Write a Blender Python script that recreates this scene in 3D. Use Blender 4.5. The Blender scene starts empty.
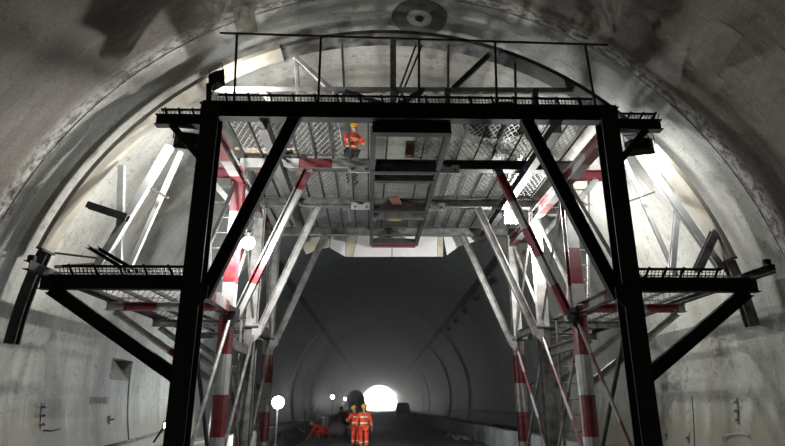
import bpy, bmesh, math, random
from mathutils import Vector, Matrix
random.seed(7)
R_ = math.radians
scene = bpy.context.scene
COL = scene.collection

# ------------------------------------------------------------------ camera
CAM_H = 1.6
FPX = 567.0
PITCH = math.atan2(183.0, FPX)
YAW = math.atan(0.0226)
cam_d = bpy.data.cameras.new('camera'); cam = bpy.data.objects.new('camera', cam_d); COL.objects.link(cam)
cam_d.sensor_width = 36.0; cam_d.lens = FPX / 785.0 * 36.0; cam_d.clip_end = 2000; cam_d.clip_start = 0.05
cam.location = (0, 0, CAM_H); cam.rotation_euler = (math.pi / 2 + PITCH, 0, -YAW)
scene.camera = cam

# ------------------------------------------------------------------ world, exposure
world = bpy.data.worlds.new('world'); scene.world = world; world.use_nodes = True
bg = world.node_tree.nodes['Background']
bg.inputs[0].default_value = (0.93, 0.97, 1.0, 1); bg.inputs[1].default_value = 80.0
vs = scene.view_settings
vs.view_transform = 'Standard'; vs.look = 'None'; vs.gamma = 1.0; vs.use_curve_mapping = False
vs.exposure = 0.0
LAMP = 0.38            # common factor of the flood lights

# ------------------------------------------------------------------ pixel -> place
def ray(u, v):
    cx = u - 392.5; up = 223.0 - v
    fwd = FPX * math.cos(PITCH) - up * math.sin(PITCH)
    z = FPX * math.sin(PITCH) + up * math.cos(PITCH)
    X = cx * math.cos(YAW) + fwd * math.sin(YAW)
    Y = fwd * math.cos(YAW) - cx * math.sin(YAW)
    return X / Y, z / Y
def W(u, v, D):
    x, z = ray(u, v)
    return Vector((x * D, D, CAM_H + z * D))
TX, TZ, TR = 0.17, 2.36, 6.65      # tunnel axis and radius
def on_wall(u, v, off=0.0):
    x, z = ray(u, v)
    r = TR - off; zz = CAM_H - TZ
    a = x * x + z * z; b = 2 * (-x * TX + z * zz); c = TX * TX + zz * zz - r * r
    D = (-b + math.sqrt(b * b - 4 * a * c)) / (2 * a)
    return Vector((x * D, D, CAM_H + z * D))
def on_floor(u, v, z0=0.0):
    x, z = ray(u, v)
    D = (z0 - CAM_H) / z
    return Vector((x * D, D, z0))

# ------------------------------------------------------------------ materials
MATS = {}
def newmat(name):
    m = bpy.data.materials.new(name); m.use_nodes = True
    nt = m.node_tree; b = nt.nodes['Principled BSDF']
    MATS[name] = m
    return m, nt, b
def node(nt, t, **kw):
    n = nt.nodes.new(t)
    for k, v in kw.items(): setattr(n, k, v)
    return n
def mathn(nt, op, a, b=None, clamp=False):
    n = nt.nodes.new('ShaderNodeMath'); n.operation = op; n.use_clamp = clamp
    for i, s in enumerate((a, b)):
        if s is None: continue
        if isinstance(s, (int, float)): n.inputs[i].default_value = s
        else: nt.links.new(s, n.inputs[i])
    return n.outputs[0]
def mixc(nt, f, a, b, mode='MIX'):
    n = nt.nodes.new('ShaderNodeMix'); n.data_type = 'RGBA'; n.blend_type = mode
    for s, i in ((f, 0), (a, 6), (b, 7)):
        if isinstance(s, (int, float)): n.inputs[i].default_value = s
        elif isinstance(s, tuple): n.inputs[i].default_value = (*s, 1)
        else: nt.links.new(s, n.inputs[i])
    return n.outputs[2]
def noise(nt, vec, scale, detail=4, rough=0.55):
    n = nt.nodes.new('ShaderNodeTexNoise'); n.inputs['Scale'].default_value = scale
    n.inputs['Detail'].default_value = detail; n.inputs['Roughness'].default_value = rough
    if vec is not None: nt.links.new(vec, n.inputs['Vector'])
    return n.outputs['Fac']
def ramp(nt, f, lo, hi):
    n = nt.nodes.new('ShaderNodeMapRange'); n.inputs['From Min'].default_value = lo; n.inputs['From Max'].default_value = hi
    nt.links.new(f, n.inputs['Value']); return n.outputs[0]
def bump(nt, b, h, strength, dist=0.02):
    n = nt.nodes.new('ShaderNodeBump'); n.inputs['Strength'].default_value = strength; n.inputs['Distance'].default_value = dist
    nt.links.new(h, n.inputs['Height']); nt.links.new(n.outputs[0], b.inputs['Normal'])

def simple(name, col, rough=0.5, metal=0.0, var=0.25, scale=6.0, emit=None, estr=0.0, dirt=None):
    m, nt, b = newmat(name)
    tc = node(nt, 'ShaderNodeTexCoord')
    f = noise(nt, tc.outputs['Object'], scale, 5)
    d = dirt or tuple(c * (1 - var) for c in col)
    h = tuple(min(1, c * (1 + var * 0.5)) for c in col)
    nt.links.new(mixc(nt, ramp(nt, f, 0.35, 0.65), d, h), b.inputs['Base Color'])
    b.inputs['Roughness'].default_value = rough; b.inputs['Metallic'].default_value = metal
    if emit:
        b.inputs['Emission Color'].default_value = (*emit, 1); b.inputs['Emission Strength'].default_value = estr
    return m

def stripe(name, red, white, period=1.5, phase=0.55, dirty=0.3, duty=0.5):
    m, nt, b = newmat(name)
    tc = node(nt, 'ShaderNodeTexCoord'); sp = node(nt, 'ShaderNodeSeparateXYZ')
    nt.links.new(tc.outputs['Object'], sp.inputs[0])
    z = mathn(nt, 'SUBTRACT', sp.outputs[2], phase)
    z = mathn(nt, 'FLOORED_MODULO', z, period)
    f = mathn(nt, 'LESS_THAN', z, period * duty)
    c = mixc(nt, f, white, red)
    n = noise(nt, tc.outputs['Object'], 5, 5)
    c = mixc(nt, mathn(nt, 'MULTIPLY', ramp(nt, n, 0.45, 0.75), dirty, True), c, (0.10, 0.09, 0.08))
    nt.links.new(c, b.inputs['Base Color']); b.inputs['Roughness'].default_value = 0.42
    return m

def concrete(name, base, dark, light, rough, brown, white_amt):
    """cast lining: mottled, streaked round the ring, dirtier towards the foot where splashes reach"""
    m, nt, b = newmat(name)
    g = node(nt, 'ShaderNodeNewGeometry'); sp = node(nt, 'ShaderNodeSeparateXYZ'); nt.links.new(g.outputs['Position'], sp.inputs[0])
    dx = mathn(nt, 'SUBTRACT', sp.outputs[0], TX); dz = mathn(nt, 'SUBTRACT', sp.outputs[2], TZ)
    s = mathn(nt, 'MULTIPLY', mathn(nt, 'ARCTAN2', dx, dz), TR)
    cv = node(nt, 'ShaderNodeCombineXYZ'); nt.links.new(s, cv.inputs[0]); nt.links.new(sp.outputs[1], cv.inputs[1])
    def scaled(a, c):
        v = node(nt, 'ShaderNodeVectorMath', operation='MULTIPLY'); v.inputs[1].default_value = (a, c, 1)
        nt.links.new(cv.outputs[0], v.inputs[0]); return v.outputs[0]
    big = noise(nt, scaled(0.35, 0.6), 1.0, 5, 0.6)
    streak = noise(nt, scaled(0.16, 2.6), 1.0, 4, 0.6)
    fine = noise(nt, scaled(1, 1), 9.0, 6, 0.7)
    c = mixc(nt, ramp(nt, big, 0.32, 0.68), dark, base)
    c = mixc(nt, mathn(nt, 'MULTIPLY', ramp(nt, streak, 0.42, 0.75), 0.75, True), c, light)
    c = mixc(nt, mathn(nt, 'MULTIPLY', ramp(nt, fine, 0.50, 0.66), 0.65, True), c, dark)
    # brown runs and blotches
    br = noise(nt, scaled(0.22, 1.1), 1.7, 4, 0.6)
    c = mixc(nt, mathn(nt, 'MULTIPLY', ramp(nt, br, 0.5, 0.72), 0.55, True), c, brown)
    # peeled lime crust along the pour joint
    jd = mathn(nt, 'ABSOLUTE', mathn(nt, 'SUBTRACT', sp.outputs[1], 8.80))
    near = mathn(nt, 'SUBTRACT', 1.0, mathn(nt, 'MULTIPLY', jd, 3.2), True)
    cr = noise(nt, scaled(1, 2), 5.0, 6, 0.75)
    cr2 = noise(nt, scaled(0.25, 0.2), 1.3, 2, 0.5)
    k = mathn(nt, 'MULTIPLY', mathn(nt, 'MULTIPLY', ramp(nt, cr, 0.44, 0.54), near, True), mathn(nt, 'MULTIPLY', ramp(nt, cr2, 0.33, 0.42), white_amt, True), True)
    # hairline cracks
    vo = node(nt, 'ShaderNodeTexVoronoi', feature='DISTANCE_TO_EDGE'); vo.inputs['Scale'].default_value = 0.55
    wv = node(nt, 'ShaderNodeVectorMath', operation='ADD'); nt.links.new(scaled(1, 0.7), wv.inputs[0])
    cn = node(nt, 'ShaderNodeTexNoise'); cn.inputs['Scale'].default_value = 1.2; cn.inputs['Detail'].default_value = 5
    nt.links.new(cv.outputs[0], cn.inputs['Vector']); nt.links.new(cn.outputs['Color'], wv.inputs[1])
    nt.links.new(wv.outputs[0], vo.inputs['Vector'])
    ck = mathn(nt, 'MULTIPLY', mathn(nt, 'SUBTRACT', 1.0, ramp(nt, vo.outputs['Distance'], 0.0, 0.006), True), 0.22, True)
    c = mixc(nt, ck, c, tuple(x * 0.35 for x in dark))
    # pits and scuffs
    pit = noise(nt, scaled(1, 1), 3.3, 8, 0.75)
    c = mixc(nt, mathn(nt, 'MULTIPLY', ramp(nt, pit, 0.55, 0.62), 0.75, True), c, tuple(x * 0.6 for x in dark))
    scf = noise(nt, scaled(0.5, 3.5), 2.4, 7, 0.7)
    c = mixc(nt, mathn(nt, 'MULTIPLY', ramp(nt, scf, 0.57, 0.66), 0.6, True), c, light)
    c = mixc(nt, k, c, (0.72, 0.72, 0.70))
    gr = noise(nt, scaled(1, 1), 26.0, 5, 0.8)
    c = mixc(nt, mathn(nt, 'MULTIPLY', ramp(nt, gr, 0.50, 0.62), 0.45, True), c, tuple(x * 0.75 for x in dark))
    c = mixc(nt, mathn(nt, 'MULTIPLY', mathn(nt, 'SUBTRACT', 1.0, ramp(nt, gr, 0.36, 0.45), True), 0.5, True), c, tuple(min(1, x * 1.15) for x in light))
    # splash dirt on the foot of the wall, ragged upper edge
    hz = mathn(nt, 'ADD', sp.outputs[2], mathn(nt, 'MULTIPLY', mathn(nt, 'SUBTRACT', streak, 0.5), 1.6))
    foot = mathn(nt, 'SUBTRACT', 1.0, ramp(nt, hz, 1.15, 1.75), True)
    c = mixc(nt, mathn(nt, 'MULTIPLY', foot, 0.72, True), c, brown)
    nt.links.new(c, b.inputs['Base Color'])
    nt.links.new(mathn(nt, 'ADD', mathn(nt, 'MULTIPLY', big, 0.3), rough - 0.15, True), b.inputs['Roughness'])
    hh = mathn(nt, 'ADD', mathn(nt, 'MULTIPLY', fine, 0.35), mathn(nt, 'ADD', streak, mathn(nt, 'MULTIPLY', cr, 0.25)))
    if not white_amt: b.inputs['Specular IOR Level'].default_value = 0.36
    bump(nt, b, hh, 0.35, 0.03)
    return m

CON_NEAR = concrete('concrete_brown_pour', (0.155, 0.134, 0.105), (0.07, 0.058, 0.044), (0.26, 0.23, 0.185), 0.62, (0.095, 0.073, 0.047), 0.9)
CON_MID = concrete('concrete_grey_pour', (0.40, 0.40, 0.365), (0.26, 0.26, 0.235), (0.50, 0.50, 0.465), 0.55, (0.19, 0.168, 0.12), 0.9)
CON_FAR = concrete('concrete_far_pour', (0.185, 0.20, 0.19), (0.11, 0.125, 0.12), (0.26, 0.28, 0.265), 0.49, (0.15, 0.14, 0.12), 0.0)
BLACK = simple('black_steel', (0.016, 0.016, 0.016), 0.75, 0.0, 0.5, 3.0)  # near-black steel, drawn on the whole front frame
DARK = simple('dark_steel', (0.04, 0.04, 0.04), 0.6, 0.2, 0.4, 4.0)
GREY = simple('grey_steel', (0.19, 0.19, 0.185), 0.5, 0.2, 0.35, 4.0, dirt=(0.07, 0.065, 0.06))
WHITE = simple('white_paint', (0.40, 0.40, 0.39), 0.45, 0.0, 0.2, 3.0, dirt=(0.20, 0.19, 0.175))
STRUTW = simple('dull_white_paint', (0.42, 0.42, 0.41), 0.5, 0.0, 0.2, 3.0)
STRIPE = stripe('red_white_bands', (0.145, 0.012, 0.02), (0.34, 0.345, 0.34), dirty=0.6)
STRIPE2 = stripe('red_white_bands_dirty', (0.10, 0.014, 0.02), (0.22, 0.215, 0.21), 1.5, 0.2, 0.7)
STRIPE3 = stripe('short_red_white_bands', (0.16, 0.016, 0.025), (0.36, 0.36, 0.35), 1.3, 0.1, 0.5)
STRIPE4 = stripe('white_with_red_band', (0.16, 0.016, 0.025), (0.36, 0.36, 0.35), 2.2, 0.75, 0.5, 0.2)
RED = simple('red_paint', (0.16, 0.016, 0.024), 0.45, 0.0, 0.3, 4.0)
MESHM = simple('galvanised_mesh', (0.30, 0.30, 0.29), 0.45, 0.4, 0.3, 2.0)
MESHD = simple('black_mesh', (0.06, 0.06, 0.06), 0.5, 0.2, 0.3, 2.0)
RUBBER = simple('black_rubber', (0.018, 0.018, 0.018), 0.6, 0.0, 0.3, 8.0)
WOOD = simple('raw_timber', (0.36, 0.27, 0.18), 0.65, 0.0, 0.3, 5.0)
BROWNB = simple('brown_board', (0.16, 0.07, 0.04), 0.6, 0.0, 0.3, 5.0)
PANELW = simple('whitewashed_panel', (0.72, 0.72, 0.72), 0.55, 0.0, 0.08, 1.5)
PANELS = simple('stained_panel', (0.50, 0.47, 0.36), 0.6, 0.0, 0.3, 2.0)
ORANGE = simple('orange_coverall', (0.80, 0.07, 0.03), 0.75, 0.0, 0.25, 9.0)
MAROON = simple('maroon_workwear', (0.22, 0.03, 0.035), 0.8, 0.0, 0.25, 9.0)
NAVY = simple('dark_trousers', (0.03, 0.032, 0.04), 0.8, 0.0, 0.25, 9.0)
SKIN = simple('skin', (0.42, 0.25, 0.17), 0.55, 0.0, 0.1, 9.0)
HAIR = simple('dark_hair', (0.02, 0.016, 0.014), 0.6, 0.0, 0.2, 20.0)
HELM = simple('yellow_helmet', (0.72, 0.42, 0.05), 0.35, 0.0, 0.08, 4.0)
BAND = simple('reflective_band', (0.75, 0.70, 0.42), 0.35, 0.0, 0.1, 9.0)
MASKB = simple('pale_blue_mask', (0.50, 0.62, 0.75), 0.7, 0.0, 0.1, 9.0)
BOOT = simple('black_boots', (0.02, 0.02, 0.02), 0.55, 0.0, 0.2, 9.0)
EYE = simple('eye_dark', (0.01, 0.01, 0.01), 0.2, 0.0, 0.1, 9.0)
LENS = simple('lit_lamp_glass', (0.9, 0.9, 0.9), 0.3, 0.0, 0.02, 2.0, (0.93, 0.97, 1.0), 60.0)
LENSW = simple('lit_small_lamp_glass', (0.9, 0.9, 0.9), 0.3, 0.0, 0.02, 2.0, (0.93, 0.97, 1.0), 45.0)
SACK = simple('pinkish_sack', (0.42, 0.33, 0.33), 0.8, 0.0, 0.2, 5.0)
PALE = simple('pale_hose', (0.55, 0.52, 0.42), 0.6, 0.0, 0.2, 5.0)
TARP = simple('dark_tarpaulin', (0.05, 0.055, 0.06), 0.45, 0.0, 0.4, 3.0)
BLUE = simple('blue_plastic', (0.10, 0.35, 0.75), 0.4, 0.0, 0.1, 5.0)
YEL = simple('yellow_plastic', (0.65, 0.48, 0.08), 0.5, 0.0, 0.2, 5.0)
HOLE = simple('grout_hole_rust', (0.06, 0.05, 0.03), 0.8, 0.0, 0.5, 12.0)
STAIN = simple('wet_grout_ring', (0.075, 0.075, 0.07), 0.5, 0.0, 0.35, 5.0)
PATCH = simple('grout_patch', (0.34, 0.34, 0.31), 0.7, 0.0, 0.2, 8.0)
PATCHD = simple('patch_concrete', (0.19, 0.175, 0.14), 0.7, 0.0, 0.25, 6.0)
INK = simple('faded_stencil_paint', (0.24, 0.24, 0.235), 0.8, 0.0, 0.3, 12.0)
CURB = [simple('curb_white', (0.52, 0.55, 0.54), 0.6, 0.0, 0.2, 2.0), simple('curb_grey', (0.33, 0.36, 0.36), 0.6, 0.0, 0.25, 2.0),
        simple('curb_beige', (0.36, 0.35, 0.30), 0.65, 0.0, 0.3, 2.0)]

def floor_mat():
    m, nt, b = newmat('wet_gravelly_floor')
    g = node(nt, 'ShaderNodeNewGeometry')
    n1 = noise(nt, g.outputs['Position'], 0.35, 5, 0.6); n2 = noise(nt, g.outputs['Position'], 3.0, 6, 0.7)
    c = mixc(nt, ramp(nt, n1, 0.35, 0.65), (0.09, 0.09, 0.086), (0.30, 0.30, 0.29))
    c = mixc(nt, mathn(nt, 'MULTIPLY', ramp(nt, n2, 0.5, 0.7), 0.5, True), c, (0.05, 0.048, 0.042))
    nt.links.new(c, b.inputs['Base Color'])
    nt.links.new(mathn(nt, 'ADD', mathn(nt, 'MULTIPLY', n1, 0.5), 0.3, True), b.inputs['Roughness'])
    bump(nt, b, n2, 0.6, 0.06)
    return m
FLOOR = floor_mat()

# ------------------------------------------------------------------ object helpers
WM = {}
def link(o, parent, M):
    COL.objects.link(o)
    if parent is not None:
        o.parent = parent; o.matrix_basis = WM[parent.name].inverted() @ M
    else:
        o.matrix_basis = M
    WM[o.name] = M.copy()
    return o
def tag(o, label=None, cat=None, group=None, kind=None):
    if label: o['label'] = label
    if cat: o['category'] = cat
    if group: o['group'] = group
    if kind: o['kind'] = kind
    return o
def empty(name, loc, label, cat, group=None, kind=None):
    o = bpy.data.objects.new(name, None); o.empty_display_size = 0.2
    link(o, None, Matrix.Translation(loc)); return tag(o, label, cat, group, kind)
def mk(name, verts, faces, mat, parent=None, M=None, smooth=False):
    me = bpy.data.meshes.new(name); me.from_pydata([tuple(v) for v in verts], [], faces)
    if mat: me.materials.append(mat)
    if smooth: me.polygons.foreach_set('use_smooth', [True] * len(me.polygons))
    me.update()
    o = bpy.data.objects.new(name, me)
    return link(o, parent, M or Matrix.Identity(4))
def share(name, me, parent, M):
    return link(bpy.data.objects.new(name, me), parent, M)

class MB:
    """collects shapes into one mesh"""
    def __init__(s): s.v = []; s.f = []; s.m = []
    def add(s, vs, fs, mi=0):
        k = len(s.v); s.v += [Vector(v) for v in vs]; s.f += [[i + k for i in f] for f in fs]; s.m += [mi] * len(fs)
    def box(s, c, d, M=None, mi=0):
        x, y, z = (q / 2 for q in d); c = Vector(c)
        vs = [Vector(p) for p in ((-x, -y, -z), (x, -y, -z), (x, y, -z), (-x, y, -z), (-x, -y, z), (x, -y, z), (x, y, z), (-x, y, z))]
        if M: vs = [M @ v for v in vs]
        s.add([v + c for v in vs], [(0, 3, 2, 1), (4, 5, 6, 7), (0, 1, 5, 4), (1, 2, 6, 5), (2, 3, 7, 6), (3, 0, 4, 7)], mi)
    def bar(s, a, b, w, h=None, up=(0, 0, 1), mi=0):
        a = Vector(a); b = Vector(b); h = h or w
        M = orient(a, b, up); L = (b - a).length
        vs = []
        for z in (0, L):
            for x, y in ((-w / 2, -h / 2), (w / 2, -h / 2), (w / 2, h / 2), (-w / 2, h / 2)): vs.append(M @ Vector((x, y, z)))
        s.add(vs, [(3, 2, 1, 0), (4, 5, 6, 7), (0, 1, 5, 4), (1, 2, 6, 5), (2, 3, 7, 6), (3, 0, 4, 7)], mi)
    def tube(s, pts, r, n=8, cap=True, mi=0):
        pts = [Vector(p) for p in pts]; rr = r if isinstance(r, (list, tuple)) else [r] * len(pts)
        t0 = (pts[1] - pts[0]).normalized()
        u = t0.orthogonal().normalized(); vs = []
        for i, p in enumerate(pts):
            t = (pts[min(i + 1, len(pts) - 1)] - pts[max(i - 1, 0)]).normalized()
            u = (u - t * u.dot(t)).normalized(); w = t.cross(u)
            for k in range(n):
                a = 2 * math.pi * k / n
                vs.append(p + (u * math.cos(a) + w * math.sin(a)) * rr[i])
        fs = []
        for i in range(len(pts) - 1):
            for k in range(n):
                a = i * n + k; b = i * n + (k + 1) % n
                fs.append((a, b, b + n, a + n))
        if cap:
            fs.append(tuple(reversed(range(n)))); fs.append(tuple(range((len(pts) - 1) * n, len(pts) * n)))
        s.add(vs, fs, mi)
    def lathe(s, prof, c=(0, 0, 0), n=20, M=None, mi=0):
        vs = []; c = Vector(c)
        for r, z in prof:
            for k in range(n):
                a = 2 * math.pi * k / n
                p = Vector((r * math.cos(a), r * math.sin(a), z))
                vs.append((M @ p if M else p) + c)
        fs = []
        for i in range(len(prof) - 1):
            for k in range(n):
                a = i * n + k; b = i * n + (k + 1) % n
                fs.append((a, b, b + n, a + n))
        fs.append(tuple(reversed(range(n)))); fs.append(tuple(range((len(prof) - 1) * n, len(prof) * n)))
        s.add(vs, fs, mi)
    def blob(s, c, r, n=10, m=7, M=None, mi=0, jit=0.0):
        vs = []; fs = []; c = Vector(c)
        for i in range(m + 1):
            t = math.pi * i / m
            for k in range(n):
                a = 2 * math.pi * k / n
                q = 1 + random.uniform(-jit, jit)
                p = Vector((r[0] * math.sin(t) * math.cos(a) * q, r[1] * math.sin(t) * math.sin(a) * q, -r[2] * math.cos(t) * q))
                vs.append((M @ p if M else p) + c)
        for i in range(m):
            for k in range(n):
                a = i * n + k; b = i * n + (k + 1) % n
                fs.append((a, b, b + n, a + n))
        s.add(vs, fs, mi)
    def prism(s, poly, y0, y1, mi=0):
        """polygon in XZ extruded along Y"""
        n = len(poly)
        vs = [(x, y0, z) for x, z in poly] + [(x, y1, z) for x, z in poly]
        fs = [tuple(range(n)), tuple(reversed(range(n, 2 * n)))]
        for i in range(n):
            j = (i + 1) % n; fs.append((i, i + n, j + n, j))
        s.add(vs, fs, mi)
    def build(s, name, mats, parent=None, M=None, smooth=False, local=True):
        """M is the object's matrix; with local=False the vertices are in world space and get moved into M's space"""
        M = M or Matrix.Identity(4)
        vs = s.v
        if not local:
            I = M.inverted(); vs = [I @ v for v in vs]
        if not isinstance(mats, (list, tuple)): mats = [mats]
        me = bpy.data.meshes.new(name); me.from_pydata([tuple(v) for v in vs], [], s.f)
        for m in mats: me.materials.append(m)
        if len(mats) > 1: me.polygons.foreach_set('material_index', s.m)
        if smooth: me.polygons.foreach_set('use_smooth', [True] * len(me.polygons))
        me.update()
        return link(bpy.data.objects.new(name, me), parent, M)

def orient(a, b, up=(0, 0, 1)):
    a = Vector(a); z = (Vector(b) - a).normalized(); u = Vector(up)
    y = u - z * u.dot(z)
    if y.length < 1e-4:
        u = Vector((0, 1, 0)); y = u - z * u.dot(z)
    y.normalize(); x = y.cross(z)
    M = Matrix((x, y, z)).transposed().to_4x4(); M.translation = a
    return M
def T(x, y, z): return Matrix.Translation((x, y, z))

# rolled sections, drawn in local x (width) and y (depth)
def I_(w, h, t=0.016):
    a, b, q = w / 2, h / 2, t / 2 + 0.002
    return [(-a, -b), (a, -b), (a, -b + t), (q, -b + t), (q, b - t), (a, b - t), (a, b), (-a, b), (-a, b - t), (-q, b - t), (-q, -b + t), (-a, -b + t)]
def C_(w, h, t=0.014):
    a, b = w / 2, h / 2
    return [(-a, -b), (a, -b), (a, -b + t), (-a + t, -b + t), (-a + t, b - t), (a, b - t), (a, b), (-a, b)]
def L_(w, h, t=0.008):
    a, b = w / 2, h / 2
    return [(-a, -b), (a, -b), (a, -b + t), (-a + t, -b + t), (-a + t, b), (-a, b)]
def B_(w, h, c=0.012):
    a, b = w / 2, h / 2
    return [(-a + c, -b), (a - c, -b), (a, -b + c), (a, b - c), (a - c, b), (-a + c, b), (-a, b - c), (-a, -b + c)]
def O_(r, n=14): return [(r * math.cos(2 * math.pi * i / n), r * math.sin(2 * math.pi * i / n)) for i in range(n)]
def beam(name, a, b, prof, mat, parent=None, up=(0, 0, 1)):
    a = Vector(a); b = Vector(b); L = (b - a).length; n = len(prof)
    vs = [(x, y, 0) for x, y in prof] + [(x, y, L) for x, y in prof]
    fs = [tuple(reversed(range(n))), tuple(range(n, 2 * n))]
    for i in range(n):
        j = (i + 1) % n; fs.append((i, j, j + n, i + n))
    return mk(name, vs, fs, mat, parent, orient(a, b, up), smooth=False)

# ------------------------------------------------------------------ the tunnel
Y0, Y1 = -15.13, 224.87
JOINTS = [8.87 + 12 * k for k in range(-2, 19)]          # pour joints, 12 m rings
TH = 50.0
def thz(z, side=1): return side * math.degrees(math.acos((z - TZ) / TR))
def ring(name, ya, yb, t0, t1, mat, parent, extra_y=(), extra_t=(), hole=None, dr=0.0):
    ys = sorted(set([ya + 0.02, yb - 0.02] + [ya + 0.02 + (yb - ya - 0.04) * i / 6 for i in range(7)] + list(extra_y)))
    n = max(4, int(abs(t1 - t0) / 2.5))
    ts = sorted(set([t0 + (t1 - t0) * i / n for i in range(n + 1)] + list(extra_t)))
    r = TR + dr
    vs = []; fs = []
    for y in ys:
        for t in ts: vs.append((TX + r * math.sin(R_(t)), y, TZ + r * math.cos(R_(t))))
    nt = len(ts)
    for i in range(len(ys) - 1):
        for j in range(nt - 1):
            if hole and hole[0] - 1e-4 <= ys[i] and ys[i + 1] <= hole[1] + 1e-4 and hole[2] - 1e-4 <= ts[j] and ts[j + 1] <= hole[3] + 1e-4: continue
            fs.append((i * nt + j, i * nt + j + 1, (i + 1) * nt + j + 1, (i + 1) * nt + j))
    ns = len(fs)
    # end lips of the pour
    for row, y in ((0, ya + 0.02), (len(ys) - 1, yb - 0.02)):
        k = len(vs)
        for t in ts:
            for q in (0, 0.1): vs.append((TX + (r + q) * math.sin(R_(t)), y, TZ + (r + q) * math.cos(R_(t))))
        for j in range(nt - 1): fs.append((k + 2 * j, k + 2 * j + 2, k + 2 * j + 3, k + 2 * j + 1))
    o = mk(name, vs, fs, mat, parent)
    o.data.polygons.foreach_set('use_smooth', [i < ns for i in range(len(fs))])
    return o
def seal(y, t0, t1, parent):
    n = 24; vs = []; fs = []
    for i in range(n + 1):
        t = R_(t0 + (t1 - t0) * i / n)
        for q in (-0.06, 0.06): vs.append((TX + (TR + 0.018) * math.sin(t), y + q, TZ + (TR + 0.018) * math.cos(t)))
    for i in range(n): fs.append((2 * i, 2 * i + 1, 2 * i + 3, 2 * i + 2))
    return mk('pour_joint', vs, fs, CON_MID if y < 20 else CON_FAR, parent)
TB = thz(-0.25)
wl = empty('wall_left', (TX - TR, 0, 0), 'left side wall of the tunnel, curved cast concrete lining', 'wall', None, 'structure')
wr = empty('wall_right', (TX + TR, 0, 0), 'right side wall of the tunnel, curved cast concrete lining', 'wall', None, 'structure')
ce = empty('ceiling', (TX, 0, TZ + TR), 'arched concrete crown of the tunnel lining', 'ceiling', None, 'structure')
NI = (14.25, 15.45, thz(2.72), thz(0.75))                  # the niche in the left wall
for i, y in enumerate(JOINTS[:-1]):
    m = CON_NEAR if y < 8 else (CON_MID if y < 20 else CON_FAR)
    dr = [0.0, 0.0, 0.0, 0.012, -0.006][i % 5] if i > 2 else 0.0
    yb = JOINTS[i + 1]
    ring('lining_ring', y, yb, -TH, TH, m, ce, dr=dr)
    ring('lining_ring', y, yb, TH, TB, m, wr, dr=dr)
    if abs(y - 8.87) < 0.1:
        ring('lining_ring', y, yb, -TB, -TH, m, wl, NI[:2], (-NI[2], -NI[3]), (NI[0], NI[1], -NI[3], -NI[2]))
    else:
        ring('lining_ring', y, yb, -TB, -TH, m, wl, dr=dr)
for y in JOINTS:
    seal(y, -TH, TH, ce); seal(y, TH, TB, wr); seal(y, -TB, -TH, wl)
# niche
def niche():
    mb = MB()
    ta, tb = R_(-NI[2]), R_(-NI[3])
    za, zb = TZ + TR * math.cos(ta), TZ + TR * math.cos(tb)
    xa, xb = TX + TR * math.sin(ta), TX + TR * math.sin(tb); xd = -6.78
    ya, yb = NI[0], NI[1]; xt, xb2 = xa - 0.36, xb - 0.03
    zm = za - 0.5; xm = TX - math.sqrt(TR * TR - (zm - TZ) ** 2) - 0.03
    mb.add([(xm, ya, zm), (xm, yb, zm), (xt, yb, za), (xt, ya, za)], [(0, 1, 2, 3)])
    mc = [(TX - math.sqrt(TR * TR - (z - TZ) ** 2) - 0.03, z) for z in (zm + (zb - zm) * k / 6 for k in range(7))]
    for (xp, zp), (xq, zq) in zip(mc, mc[1:]): mb.add([(xp, ya, zp), (xp, yb, zp), (xq, yb, zq), (xq, ya, zq)], [(0, 1, 2, 3)])
    mb.add([(xa, ya, za), (xa, yb, za), (xt, yb, za), (xt, ya, za)], [(0, 1, 2, 3)])
    mb.add([(xb, ya, zb), (xb, yb, zb), (xb2, yb, zb), (xb2, ya, zb)], [(0, 1, 2, 3)])
    for y in (ya, yb):
        pts = [(x, y, z) for x, z in reversed(mc)] + [(xt, y, za)] + [(TX + TR * math.sin(ta + (tb - ta) * k / 8), y, TZ + TR * math.cos(ta + (tb - ta) * k / 8)) for k in range(9)]
        mb.add(pts, [tuple(range(len(pts)))])
    mb.build('niche', CON_MID, wl)
niche()
# added unseen shell round the lining, keeps daylight from leaking through gaps
def block_shell():
    vs = []; fs = []; n = 60; rr = ((TR + 0.02, Y0), (TR + 0.6, Y0), (TR + 0.6, Y1), (TR + 0.02, Y1))
    for i in range(n + 1):
        t = R_(-128 + 256 * i / n)
        for r, y in rr: vs.append((TX + r * math.sin(t), y, TZ + r * math.cos(t)))
    for i in range(n):
        for q in range(3): fs.append((i * 4 + q, i * 4 + q + 1, i * 4 + q + 5, i * 4 + q + 4))
    mk('light_block_shell', vs, fs, CON_NEAR, ce)
block_shell()
# floor, closed end behind the camera
mb = MB(); mb.box((TX, 130, -0.15), (14.4, 292, 0.3))
tag(mb.build('floor', FLOOR), 'dark muddy tunnel floor running towards the bright portal', 'floor', None, 'structure')
mb = MB(); mb.box((TX, Y0 - 0.25, 4.5), (14.6, 0.5, 9.6))
tag(mb.build('wall_back', CON_NEAR), 'rough concrete wall closing the tunnel behind the viewer', 'wall', None, 'structure')
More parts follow.
